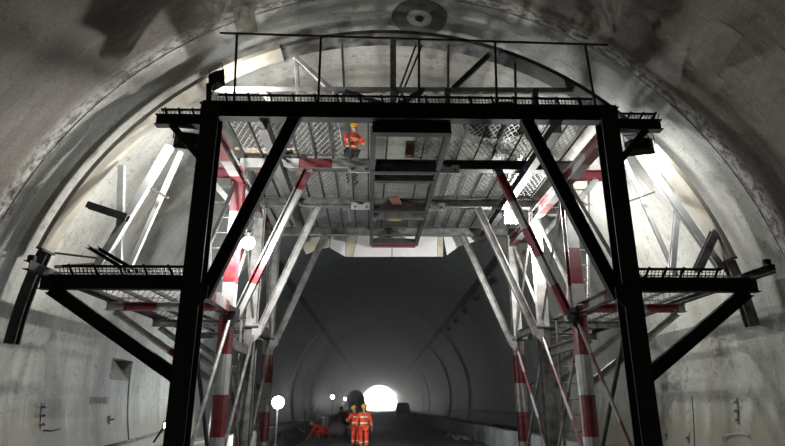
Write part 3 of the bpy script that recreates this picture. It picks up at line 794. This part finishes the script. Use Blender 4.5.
# ------------------------------------------------------------------ people
def bake(o):
    dg = bpy.context.evaluated_depsgraph_get(); dg.update()
    me = bpy.data.meshes.new_from_object(o.evaluated_get(dg))
    bpy.data.objects.remove(o)
    return me
def skin_mesh(joints, edges, root, subsurf=1):
    names = list(joints); idx = {n: i for i, n in enumerate(names)}
    me = bpy.data.meshes.new('skin'); me.from_pydata([joints[n][0] for n in names], [(idx[a], idx[b]) for a, b in edges], [])
    o = bpy.data.objects.new('skin', me); COL.objects.link(o)
    o.modifiers.new('s', 'SKIN')
    for n in names:
        sv = me.skin_vertices[0].data[idx[n]]; r = joints[n][1]
        sv.radius = r if isinstance(r, tuple) else (r, r); sv.use_root = (n == root)
    o.modifiers['s'].use_smooth_shade = True
    m = o.modifiers.new('d', 'SUBSURF'); m.levels = subsurf; m.render_levels = subsurf
    return bake(o)
def person(loc, yaw, pose, label, top=ORANGE, bottom=ORANGE, helmet=True, bands=True, mask=False, scale=1.0):
    """pose: joint positions in metres, facing +Y"""
    P = {k: Vector(v) for k, v in pose.items()}
    root = bpy.data.objects.new('person', None)
    M = T(*loc) @ Matrix.Rotation(yaw, 4, 'Z') @ Matrix.Scale(scale, 4)
    link(root, None, M); tag(root, label, 'person')
    J = {}; E = []
    def j(n, p, r): J[n] = (tuple(p), r)
    j('pelvis', P['pelvis'], (0.15, 0.11)); j('spine', P['pelvis'].lerp(P['chest'], 0.5), (0.14, 0.10)); j('chest', P['chest'], (0.16, 0.11))
    nk = P['chest'].lerp(P['head'], 0.45); hd = P['head']; ax = (hd - P['chest']).normalized()
    j('neck', nk, 0.055); j('jaw', hd - ax * 0.055, (0.07, 0.078)); j('skull', hd + ax * 0.05, (0.082, 0.098)); j('crown', hd + ax * 0.11, (0.055, 0.065))
    E += [('pelvis', 'spine'), ('spine', 'chest'), ('chest', 'neck'), ('neck', 'jaw'), ('jaw', 'skull'), ('skull', 'crown')]
    limbs = {}
    for s in 'LR':
        j('sh' + s, P['sh' + s], 0.068); j('el' + s, P['el' + s], 0.048); j('wr' + s, P['wr' + s], 0.032)
        E += [('chest', 'sh' + s), ('sh' + s, 'el' + s), ('el' + s, 'wr' + s)]
        d = (P['wr' + s] - P['el' + s]).normalized(); sg = 1 if s == 'R' else -1
        side = d.cross(Vector((sg, 0.2, 0))).normalized()
        palm = P['wr' + s] + d * 0.07; j('pa' + s, palm, (0.036, 0.02)); E.append(('wr' + s, 'pa' + s))
        for k, L in enumerate((0.085, 0.095, 0.088, 0.07)):
            o = side * (0.03 - 0.02 * k); base = palm + d * 0.03 + o
            inn = d.cross(side).normalized()
            j(f'f{s}{k}a', base, 0.011); j(f'f{s}{k}b', base + d * L * 0.5, 0.0095); j(f'f{s}{k}c', base + d * L * 0.85 + inn * L * 0.35, 0.008)
            E += [('pa' + s, f'f{s}{k}a'), (f'f{s}{k}a', f'f{s}{k}b'), (f'f{s}{k}b', f'f{s}{k}c')]
        j(f't{s}a', palm - d * 0.03 + side * 0.04, 0.012); j(f't{s}b', palm + d * 0.02 + side * 0.065, 0.0095)
        E += [('pa' + s, f't{s}a'), (f't{s}a', f't{s}b')]
        j('hi' + s, P['hi' + s], 0.095); j('kn' + s, P['kn' + s], 0.062); j('an' + s, P['an' + s], 0.045)
        j('to' + s, P['an' + s] + Vector((0, 0.13, -0.045)), 0.035)
        E += [('pelvis', 'hi' + s), ('hi' + s, 'kn' + s), ('kn' + s, 'an' + s), ('an' + s, 'to' + s)]
    me = skin_mesh(J, E, 'pelvis', 1); me.materials.clear(); me.materials.append(SKIN); me.materials.append(EYE)
    # face: nose, ears, eyes, merged into the same body mesh
    fw = Vector((0, 1, 0)); fw = (fw - ax * fw.dot(ax)).normalized(); rt = fw.cross(ax)
    bm = bmesh.new(); bm.from_mesh(me)
    def add(c, r, mi):
        g = bmesh.ops.create_uvsphere(bm, u_segments=8, v_segments=6, radius=1.0)
        for v in g['verts']: v.co = Vector(c) + rt * v.co.x * r[0] + fw * v.co.y * r[1] + ax * v.co.z * r[2]
        for f in set(f for v in g['verts'] for f in v.link_faces): f.material_index = mi; f.smooth = True
    add(hd + fw * 0.098 + ax * 0.0, (0.014, 0.02, 0.024), 0)
    for s in (-1, 1):
        add(hd + rt * 0.08 * s + ax * 0.005, (0.012, 0.022, 0.032), 0); add(hd + rt * 0.032 * s + fw * 0.084 + ax * 0.03, (0.012, 0.012, 0.008), 1)
    add(hd + fw * 0.08 - ax * 0.055, (0.024, 0.012, 0.006), 1)
    bm.to_mesh(me); bm.free()
    share('body', me, root, M)
    # coverall, jacket half and trouser half
    def cloth(name, keys, edges, rt_, mat, extra=()):
        JJ = {k: (J[k][0], tuple(q * 1.12 + 0.012 for q in (J[k][1] if isinstance(J[k][1], tuple) else (J[k][1],) * 2))) for k in keys}
        for k, p, r in extra: JJ[k] = (tuple(p), (r, r))
        c = skin_mesh(JJ, edges, rt_, 1); c.materials.clear(); c.materials.append(mat)
        return share(name, c, root, M)
    ja = cloth('jacket', ['pelvis', 'spine', 'chest', 'shL', 'elL', 'wrL', 'shR', 'elR', 'wrR'], [('pelvis', 'spine'), ('spine', 'chest'), ('chest', 'shL'), ('shL', 'elL'), ('elL', 'wrL'), ('chest', 'shR'), ('shR', 'elR'), ('elR', 'wrR'), ('chest', 'col')], 'spine', top, [('col', nk, 0.075)])
    tr = cloth('trousers', ['pelvis', 'hiL', 'knL', 'anL', 'hiR', 'knR', 'anR'], [('pelvis', 'hiL'), ('hiL', 'knL'), ('knL', 'anL'), ('pelvis', 'hiR'), ('hiR', 'knR'), ('knR', 'anR')], 'pelvis', bottom)
    for s in 'LR':
        mb = MB(); a = P['an' + s]
        mb.tube([a + Vector((0, -0.02, 0.16)), a + Vector((0, -0.02, 0.0)), a + Vector((0, 0.0, -0.05))], [0.07, 0.062, 0.06], 10)
        mb.blob(a + Vector((0, 0.07, -0.045)), (0.056, 0.14, 0.05), 10, 6)
        mb.build('boot', BOOT, root, M, True)
    if bands:
        for q, rr in ((0.30, (0.172, 0.137)), (0.85, (0.198, 0.142))):
            c = P['pelvis'].lerp(P['chest'], q); axs = (P['chest'] - P['pelvis']).normalized()
            Mb = orient(c, c + axs, (0, 1, 0))
            mb = MB(); vs = []; n = 20
            for z in (-0.03, 0.03):
                for k in range(n):
                    a = 2 * math.pi * k / n; vs.append(Mb @ Vector((rr[0] * math.cos(a) , rr[1] * math.sin(a), z)))
            mb.add(vs, [(k, (k + 1) % n, n + (k + 1) % n, n + k) for k in range(n)])
            mb.build('reflective_band', BAND, root, M, True)
        for s in 'LR':
            a, b = P['el' + s], P['wr' + s]; mb = MB(); mb.tube([a.lerp(b, 0.25), a.lerp(b, 0.38)], 0.066, 10); mb.build('cuff_band', BAND, root, M, True)
            a, b = P['kn' + s], P['an' + s]; mb = MB(); mb.tube([a.lerp(b, 0.25), a.lerp(b, 0.37)], 0.084, 10); mb.build('leg_band', BAND, root, M, True)
    if helmet:
        c = hd + ax * 0.045; Mh = orient(c, c + ax, fw)
        mb = MB(); mb.lathe([(0.118, 0.0), (0.12, 0.03), (0.112, 0.075), (0.085, 0.115), (0.045, 0.135), (0.01, 0.14)], n=18, M=Mh.to_3x3(), c=c)
        mb.blob(c + fw * 0.075 + ax * 0.008, (0.1, 0.085, 0.012), 12, 5, M=Matrix((rt, fw, ax)).transposed())
        mb.bar(c - fw * 0.09 + ax * 0.10, c + fw * 0.09 + ax * 0.10, 0.03, 0.085, ax)
        mb.build('helmet', HELM, root, M, True)
    else:
        mb = MB(); mb.blob(hd + ax * 0.055 - fw * 0.01, (0.092, 0.105, 0.085), 12, 8, M=Matrix((rt, fw, ax)).transposed()); mb.build('hair', HAIR, root, M, True)
    if mask:
        mb = MB(); mb.blob(hd + fw * 0.06 - ax * 0.035, (0.065, 0.05, 0.05), 12, 8, M=Matrix((rt, fw, ax)).transposed()); mb.build('face_mask', MASKB, root, M, True)
    return root
STAND = dict(pelvis=(0, 0, .96), chest=(0, 0, 1.36), head=(0, .02, 1.60), shL=(-.19, 0, 1.40), shR=(.19, 0, 1.40), elL=(-.27, -.02, 1.12), elR=(.27, -.02, 1.12),
             wrL=(-.28, .08, .88), wrR=(.28, .08, .88), hiL=(-.1, 0, .9), hiR=(.1, 0, .9), knL=(-.11, .02, .5), knR=(.11, .02, .5), anL=(-.12, -.02, .1), anR=(.12, -.02, .1))
WALK = dict(STAND, elR=(.27, -.10, 1.13), wrR=(.29, .0, .90), elL=(-.27, .08, 1.13), wrL=(-.28, .22, .95), knL=(-.1, .12, .51), anL=(-.1, .2, .1), knR=(.1, -.02, .5), anR=(.1, -.22, .13))
REACH = dict(STAND, chest=(0, .06, 1.35), head=(0, .13, 1.58), shL=(-.19, .06, 1.39), shR=(.19, .06, 1.39), elL=(-.25, .22, 1.15), wrL=(-.15, .42, 1.2), elR=(.26, .2, 1.15), wrR=(.12, .40, 1.12))
BEND = dict(pelvis=(0, -.22, .78), chest=(0, .16, .98), head=(0, .42, 1.04), shL=(-.19, .2, .98), shR=(.19, .2, .98), elL=(-.24, .30, .70), elR=(.24, .30, .70),
            wrL=(-.18, .45, .48), wrR=(.16, .47, .46), hiL=(-.1, -.22, .73), hiR=(.1, -.22, .73), knL=(-.13, .06, .45), knR=(.13, .0, .43), anL=(-.14, -.06, .1), anR=(.14, -.12, .1))
KNEEL = dict(pelvis=(0, -.26, .46), chest=(0, .10, .66), head=(0, .34, .74), shL=(-.19, .12, .67), shR=(.19, .12, .67), elL=(-.25, .30, .44), elR=(.25, .30, .44),
             wrL=(-.18, .44, .24), wrR=(.16, .46, .22), hiL=(-.1, -.26, .42), hiR=(.1, -.26, .42), knL=(-.16, .12, .40), knR=(.16, .06, .36), anL=(-.15, -.1, .1), anR=(.15, -.2, .1))
SQUAT = dict(BEND, pelvis=(0, -.24, .58), chest=(0, .02, .92), head=(0, .17, 1.13), shL=(-.19, .04, .95), shR=(.19, .04, .95), elL=(-.25, .24, .75), elR=(.25, .24, .75),
             wrL=(-.16, .42, .62), wrR=(.14, .42, .6), hiL=(-.1, -.24, .55), hiR=(.1, -.24, .55), knL=(-.15, .14, .5), knR=(.15, .14, .5))
p = W(364, 440, 21.8)
person((p.x, 21.8, 0), R_(4), WALK, 'worker in orange coverall and yellow helmet walking away on the tunnel floor', scale=0.94)
p = W(355.5, 440, 23.0)
person((p.x, 23.0, 0), R_(40), REACH, 'worker in orange partly hidden behind the walking worker', scale=0.92)
p = W(316, 440, 30.0)
person((p.x + 0.15, 30.0, 0), R_(80), KNEEL, 'worker in orange with pale helmet bending down over steel rods', bands=False)
p = W(343, 430, 36.0)
person((p.x, 36, 0), R_(150), SQUAT, 'crouching worker in dark red clothes behind the pinkish sack', top=MAROON, bottom=NAVY, helmet=False, bands=False, scale=1.25)
p = W(351, 180, 13.0)
person((p.x, 13.0, 6.775), R_(205), REACH, 'worker in orange jacket, yellow helmet and mask standing on the top deck', bottom=NAVY, mask=True, scale=0.925)

# ------------------------------------------------------------------ things on the tunnel floor
def sack():
    p = on_floor(337, 436); mb = MB()
    mb.blob((0, 0, 0.36), (0.52, 0.4, 0.40), 16, 10, jit=0.05); mb.blob((-0.28, -0.1, 0.24), (0.34, 0.3, 0.25), 12, 8, jit=0.06)
    me = mb.build('sack', SACK, None, T(p.x, p.y, 0), True); tag(me, 'pinkish grey filled sack slumped on the floor among the workers', 'sack')
sack()
p = on_floor(304, 437); mb = MB()
for k, L in enumerate((0.9, 1.1)): pass
def marker(u, v, h, label):
    p = on_floor(u, v); e = empty('marker_post', p, label, 'post')
    mb = MB(); mb.lathe([(0.10, 0), (0.10, 0.04), (0.035, 0.06)], n=12); mb.build('base', RUBBER, e, T(*p))
    mb = MB(); mb.tube([(0, 0, 0.05), (0, 0, h)], 0.035, 8); mb.build('pole', GREY, e, T(*p))
    mb = MB(); mb.lathe([(0.02, 0), (0.075, 0.03), (0.075, 0.32), (0.03, 0.36)], n=10); mb.build('reflector_sleeve', PALE, e, T(p.x, p.y, h - 0.2))
marker(304, 436, 1.6, 'pale marker post on the left, nearer the bright work light')
marker(313, 436, 1.5, 'pale marker post on the left, beside the bending worker')
def hose_bend():
    p = on_floor(322, 435); mb = MB(); pts = []
    for i in range(17):
        a = math.pi * i / 16
        pts.append((p.x - 0.33 * math.cos(a) - 0.05, p.y + 0.2, 0.85 + 0.32 * math.sin(a)))
    pts = [(pts[0][0] - 0.1, p.y + 0.2, 0.75)] + pts + [(pts[-1][0], p.y + 0.2, 0.5), (pts[-1][0] + 0.02, p.y + 0.2, 0.02)]
    e = empty('hose_bend', (p.x, p.y, 0), 'pale bent hose rising behind the bending worker', 'hose')
    mb.tube(pts, [0.09] * 17 + [0.10] * 3, 10); mb.build('hose', PALE, e, T(p.x, p.y, 0), True, False)
    mb = MB(); mb.lathe([(0.13, 0), (0.13, 0.06)], n=12); mb.build('flange', DARK, e, T(pts[-1][0], pts[-1][1], 0.0))
    mb = MB(); mb.bar((pts[0][0], pts[0][1], 0), (pts[0][0], pts[0][1], 0.78), 0.06); mb.build('prop', DARK, e, T(p.x, p.y, 0), False, False)
hose_bend()
# rods on the floor in front of the bending worker
for k in range(16):
    y = 26.2 + random.uniform(0, 2.6); x = -2.95 + random.uniform(0, 1.0); a = R_(random.uniform(25, 75)); L = random.uniform(0.8, 1.3)
    z = 0.03 + 0.028 * (k % 5); d = Vector((math.cos(a), math.sin(a), 0)) * L / 2; c = Vector((x, y, z))
    mb = MB(); mb.tube([c - d, c + Vector((0, 0, 0.02)), c + d + Vector((0, 0, 0.12 if k % 3 == 0 else 0.0))], 0.022, 6)
    mb.tube([c - d * 0.98, c - d * 0.95], 0.027, 6)
    tag(mb.build('steel_rod', GREY, None, T(*c), False, False), 'grey steel rod in the loose heap on the floor below the bending worker', 'rod', 'steel rods heaped on the floor')
def heap():
    mb = MB(); n, m = 22, 10; vs = []; fs = []
    for i in range(n + 1):
        for j in range(m + 1):
            x = -4.35 + 0.8 * j / m; y = 22.5 + 9 * i / n
            e = math.sin(math.pi * j / m) ** 0.5 * min(1, math.sin(math.pi * i / n) * 2.5)
            vs.append((x, y, 0.004 + e * (0.5 + 0.12 * math.sin(i * 1.3) + random.uniform(-0.05, 0.05))))
    for i in range(n):
        for j in range(m):
            a = i * (m + 1) + j; fs.append((a, a + 1, a + m + 2, a + m + 1))
    mb.add(vs, fs)
    tag(mb.build('tarpaulin', TARP, None, T(-3.8, 27, 0), True, False), 'dark tarpaulin thrown over material along the left curb', 'tarpaulin')
heap()
# rubble along the right curb
for k in range(26):
    y = random.uniform(26, 48); x = 4.45 - abs(random.gauss(0, 0.35)); r = random.uniform(0.06, 0.17)
    mb = MB(); mb.blob((0, 0, r * 0.55), (r * random.uniform(.9, 1.5), r, r * 0.6), 7, 5, jit=0.2)
    tag(mb.build('rubble_stone', CURB[1] if k % 3 else FLOOR, None, T(x, y, 0)), 'broken stone lying at the foot of the right curb', 'stone', 'rubble by the right curb')
# black hose lying on the right ledge
mb = MB(); pts = [(5.5 + 0.18 * math.sin(i * 0.9), 24 + i * 0.45, 0.62 + 0.05 * math.sin(i * 1.7) ** 2) for i in range(16)]
mb.tube(pts, 0.06, 7); pts2 = [(5.75 + 0.15 * math.sin(i * 0.8 + 1), 24 + i * 0.42, 0.68 + 0.05 * math.sin(i * 1.3) ** 2) for i in range(14)]
mb.tube(pts2, 0.06, 7)
tag(mb.build('cable_bundle', RUBBER, None, T(5.5, 24, 0.56), True, False), 'black cables lying on the ledge behind the right curb', 'cable')

# vehicles near the portal
def wheel(mb, x, y, r, w): mb.lathe([(r * .6, -w / 2), (r, -w / 2 + 0.04), (r, w / 2 - 0.04), (r * .6, w / 2)], n=18, M=Matrix.Rotation(R_(90), 3, 'Y'), c=(x, y, r))
def mixer(x, y):
    M = T(x, y, 0)
    e = empty('mixer_truck', (x, y, 0), 'dark concrete mixer truck seen from behind near the tunnel portal', 'truck')
    mb = MB(); mb.box((0, 3, 1.0), (0.9, 8, 0.3)); mb.box((0, -0.6, 0.95), (2.4, 0.2, 0.5)); mb.build('chassis', DARK, e, M)
    mb = MB(); Mr = Matrix.Rotation(R_(-12), 3, 'X') @ Matrix.Rotation(R_(-90), 3, 'X')
    mb.lathe([(0.5, -2.6), (0.8, -2.3), (1.15, -1.0), (1.2, 0.4), (1.0, 1.8), (0.6, 2.6)], c=(0, 2.1, 2.45), n=22, M=Mr); mb.build('drum', DARK, e, M, True)
    mb = MB(); mb.box((0, 5.9, 1.9), (2.4, 1.7, 2.2)); mb.box((0, 5.0, 2.3), (1.9, 0.05, 0.7)); mb.build('cab', DARK, e, M)
    mb = MB(); mb.prism([(-0.6, 2.6), (0.6, 2.6), (0.35, 3.5), (-0.35, 3.5)], -0.7, -0.5); mb.bar((0, -0.5, 2.4), (0, -0.9, 1.3), 0.35, 0.06); mb.build('chute', DARK, e, M)
    for sx in (-1.0, 1.0):
        for yy in (0.4, 1.8, 5.8):
            mb = MB(); wheel(mb, sx, yy, 0.52, 0.4); mb.build('wheel', RUBBER, e, M)
p = W(355, 405, 82.0); mixer(p.x, 82.0)
def van(x, y):
    M = T(x, y, 0); e = empty('van', (x, y, 0), 'small dark van parked right of the road near the portal', 'van')
    mb = MB(); prof = [(-1.0, 0.45), (1.0, 0.45), (1.02, 1.1), (0.85, 2.0), (0.7, 2.1), (-0.7, 2.1), (-0.85, 2.0), (-1.02, 1.1)]; mb.prism(prof, 0, 4.4); mb.build('body', DARK, e, M)
    mb = MB(); mb.prism([(-0.75, 1.2), (0.75, 1.2), (0.66, 1.85), (-0.66, 1.85)], -0.02, 0.0); mb.build('rear_window', RUBBER, e, M)
    for sx in (-0.85, 0.85):
        for yy in (0.8, 3.5):
            mb = MB(); wheel(mb, sx, yy, 0.34, 0.24); mb.build('wheel', RUBBER, e, M)
p = W(403, 405, 88.0); van(p.x, 88.0)

# ------------------------------------------------------------------ fittings on the lining
def surf(p, off=0.0):
    """matrix on the lining at p: local z towards the tunnel axis, local x along the tunnel"""
    n = Vector((TX - p.x, 0, TZ - p.z)).normalized(); x = Vector((0, 1, 0)); y = n.cross(x)
    M = Matrix((x, y, n)).transposed().to_4x4(); M.translation = Vector((p.x, p.y, p.z)) + n * off
    return M
# grouting port on the crown
p = on_wall(419.5, 17.5); M = surf(p)
gp = bpy.data.objects.new('grouting_port', None); link(gp, None, M); tag(gp, 'round dark ring with pale centre and hole on the tunnel crown', 'grout port')
def disc(r0, r1, z0, z1, n=48):
    mb = MB(); vs = []
    for r, z in ((r0, z0), (r0, z1), (r1, z1), (r1, z0)):
        for k in range(n):
            a = 2 * math.pi * k / n; q = r * (1 + 0.015 * math.sin(3 * a + 1) + 0.01 * math.sin(7 * a))
            # follow the curved lining across the local y direction
            yy = q * math.sin(a); vs.append((q * math.cos(a), yy, z + yy * yy / (2 * TR)))
    fs = []
    for i in range(4):
        for k in range(n):
            a = i * n + k; b = i * n + (k + 1) % n; c = ((i + 1) % 4) * n
            fs.append((a, b, c + (k + 1) % n, c + k))
    mb.add(vs, fs); return mb
disc(0.24, 0.55, -0.02, 0.012).build('wet_ring', STAIN, gp, M)
disc(0.075, 0.25, -0.02, 0.022).build('pale_patch', PATCH, gp, M)
mb = MB(); mb.lathe([(0.085, -0.02), (0.09, 0.035), (0.06, 0.045), (0.05, 0.01)], n=16); mb.blob((0.05, 0.02, 0.03), (0.05, 0.04, 0.03), 8, 5, jit=0.2); mb.build('hole', HOLE, gp, M)

# stencil numbers, same faded paint on both sides
def stencil(txt, u, v, h, parent, side):
    cu = bpy.data.curves.new('stencil', 'FONT'); cu.body = txt; cu.size = h; cu.align_x = 'CENTER'; cu.align_y = 'CENTER'; cu.extrude = 0.001
    o = bpy.data.objects.new('stencil', cu); COL.objects.link(o); me = bake(o); me.materials.clear(); me.materials.append(INK)
    p = on_wall(u, v); n = Vector((TX - p.x, 0, TZ - p.z)).normalized()
    x = Vector((0, -1, 0)) if side > 0 else Vector((0, 1, 0)); y = n.cross(x)
    Mx = Matrix((x, y, n)).transposed().to_4x4(); Mx.translation = p + n * 0.012
    share('stencil_lettering', me, parent, Mx)
stencil('BWH483', 671, 387, 0.24, wr, 1)
stencil('BWH483', 99, 401, 0.24, wl, -1)

# stubs, hooks and hangers on the lower walls
def hook_cluster(u, v, n, label, group=None, dv=8):
    p = on_wall(u, v); M = surf(p)
    e = bpy.data.objects.new('wall_anchor', None); link(e, None, M); tag(e, label, 'anchor', group)
    mb = MB(); mb.box((0, 0, 0.006), (0.06, 0.14 * n + 0.06, 0.02)); mb.build('plate', GREY, e, M)
    for k in range(n):
        yy = (k - (n - 1) / 2) * 0.16
        mb = MB(); mb.tube([(0.02, yy, 0.02), (0.02, yy, 0.06), (-0.0, yy, 0.09), (-0.03, yy + 0.01, 0.09), (-0.04, yy + 0.03, 0.07)], 0.022, 7)
        mb.build('hook', WHITE, e, M, True)
hook_cluster(41, 416, 3, 'three pale hooks on a dark plate low on the left wall')
hook_cluster(738, 411, 3, 'three pale hooks on a dark plate low on the right wall')
hook_cluster(110, 420, 1, 'single bent hook on the left wall below the niche')
hook_cluster(667, 435, 1, 'bent pipe hook low on the right wall next to the black post')
hook_cluster(689, 438, 1, 'bent pipe hook low on the right wall, second from the black post')
def wire(name, pts, r, mat, label, cat='cable'):
    mb = MB(); mb.tube(pts, r, 6); return tag(mb.build(name, mat, None, T(*pts[0]), True, False), label, cat)
wire('wall_cable', [on_wall(u, v, 0.04) for u, v in ((723, 441), (724, 436), (730, 434), (738, 433.5), (744, 433.5), (748, 435), (748, 438))], 0.014, WHITE, 'short pale cable bent along the right wall near the bottom corner')
wire('wall_cable', [on_wall(u, v, 0.03) for u, v in ((44, 430), (52, 431), (60, 429))], 0.012, DARK, 'short dark wire on the left wall under the three hooks')
wire('wall_pipe', [on_wall(u, v, 0.08) for u, v in ((105, 447), (130, 441), (150, 436), (168, 430), (180, 424))], 0.035, GREY, 'grey pipe running along the foot of the left wall', 'pipe')
wire('wall_pipe', [(6.30, y, 1.32 + 0.04 * math.sin(y)) for y in range(20, 70, 2)], 0.05, GREY, 'grey pipe running along the far right wall above the curb', 'pipe')
wire('wall_cable', [on_wall(u, v, 0.004) for u, v in ((692, 396), (693, 410), (694, 425), (694.5, 446))], 0.012, DARK, 'thin dark vertical cable down the right wall', 'cable')

# conduits with fixtures along both shoulders of the far tunnel
def conduit(side, ang, label):
    x = TX + (TR - 0.12) * math.sin(R_(ang)) * side; z = TZ + (TR - 0.12) * math.cos(R_(ang))
    e = empty('cable_conduit', (x, 21, z), label, 'conduit')
    mb = MB(); mb.bar((x, 21, z), (x, 223, z), 0.26, 0.14, (0 - side * math.sin(R_(ang)), 0, -math.cos(R_(ang)))); mb.build('tray', DARK, e, T(x, 21, z), False, False)
    y = 24.0
    while y < 150:
        p = Vector((x, y, z)); n = Vector((TX - x, 0, TZ - z)).normalized()
        M = surf(Vector((TX + TR * math.sin(R_(ang)) * side, y, TZ + TR * math.cos(R_(ang)))), 0.0)
        mb = MB(); mb.box((0, 0, 0.1), (0.06, 0.34, 0.05)); mb.box((0.03, side * 0.15, 0.12), (0.05, 0.05, 0.1)); mb.build('hanger', DARK, e, M)
        if y < 44 and side > 0 or y < 30:
            mb = MB(); mb.box((0, 0, 0), (0.5, 0.26, 0.16)); mb.box((0, 0, 0.09), (0.42, 0.2, 0.02)); mb.build('fixture_box', DARK, e, M @ T(0.3, side * 0.42, 0.24))
        y += 4.0
conduit(1, 42.9, 'dark cable tray with boxed fixtures along the right shoulder of the tunnel')
conduit(-1, 42.9, 'dark cable tray with boxed fixtures along the left shoulder of the tunnel')

# lighter rectangular patches where the formwork windows were closed
for k, (u, v, w, h, a) in enumerate(((716, 50, 1.0, 0.42, 8), (704, 82, 0.6, 0.5, 5), (772, 76, 0.9, 0.45, 0), (245, 20, 0.8, 0.4, -6))):
    M = surf(on_wall(u, v)) @ Matrix.Rotation(R_(a), 4, 'Z')
    n = 6; vs = []; fs = []
    for i in range(n + 1):
        y = -h / 2 + h * i / n
        for x, z in ((-w / 2, -0.02), (-w / 2 + 0.01, 0.008), (w / 2 - 0.01, 0.008), (w / 2, -0.02)): vs.append((x, y, z + y * y / (2 * TR)))
    for i in range(n):
        for q in range(3): fs.append((i * 4 + q, i * 4 + q + 1, i * 4 + q + 5, i * 4 + q + 4))
    mk('formwork_patch', vs, fs, PATCHD, ce if abs(math.degrees(math.atan2(M.translation.x - TX, M.translation.z - TZ))) < TH else wr, M)

# ------------------------------------------------------------------ dusty air
def haze(y0, y1, dens, label):
    m = bpy.data.materials.new('dusty_air'); m.use_nodes = True; nt = m.node_tree
    nt.nodes.remove(nt.nodes['Principled BSDF'])
    v = nt.nodes.new('ShaderNodeVolumeScatter'); v.inputs['Density'].default_value = dens; v.inputs['Anisotropy'].default_value = 0.5
    v.inputs['Color'].default_value = (0.95, 0.97, 1, 1)
    nt.links.new(v.outputs[0], nt.nodes['Material Output'].inputs['Volume'])
    mb = MB(); n = 40
    poly = [(TX + (TR + 0.3) * math.sin(R_(-125 + 250 * i / n)), TZ + (TR + 0.3) * math.cos(R_(-125 + 250 * i / n))) for i in range(n + 1)]
    mb.prism(poly, y0, y1)
    return tag(mb.build('haze', m, None), label, 'haze', None, 'stuff')
haze(10.4, 20.9, 0.012, 'thin white dust hanging around the lamps of the trolley, thickened to make their glow')  # denser haze added so the lamps show a halo
haze(20.91, 226.0, 0.0055, 'pale dusty haze filling the far tunnel towards the bright portal')
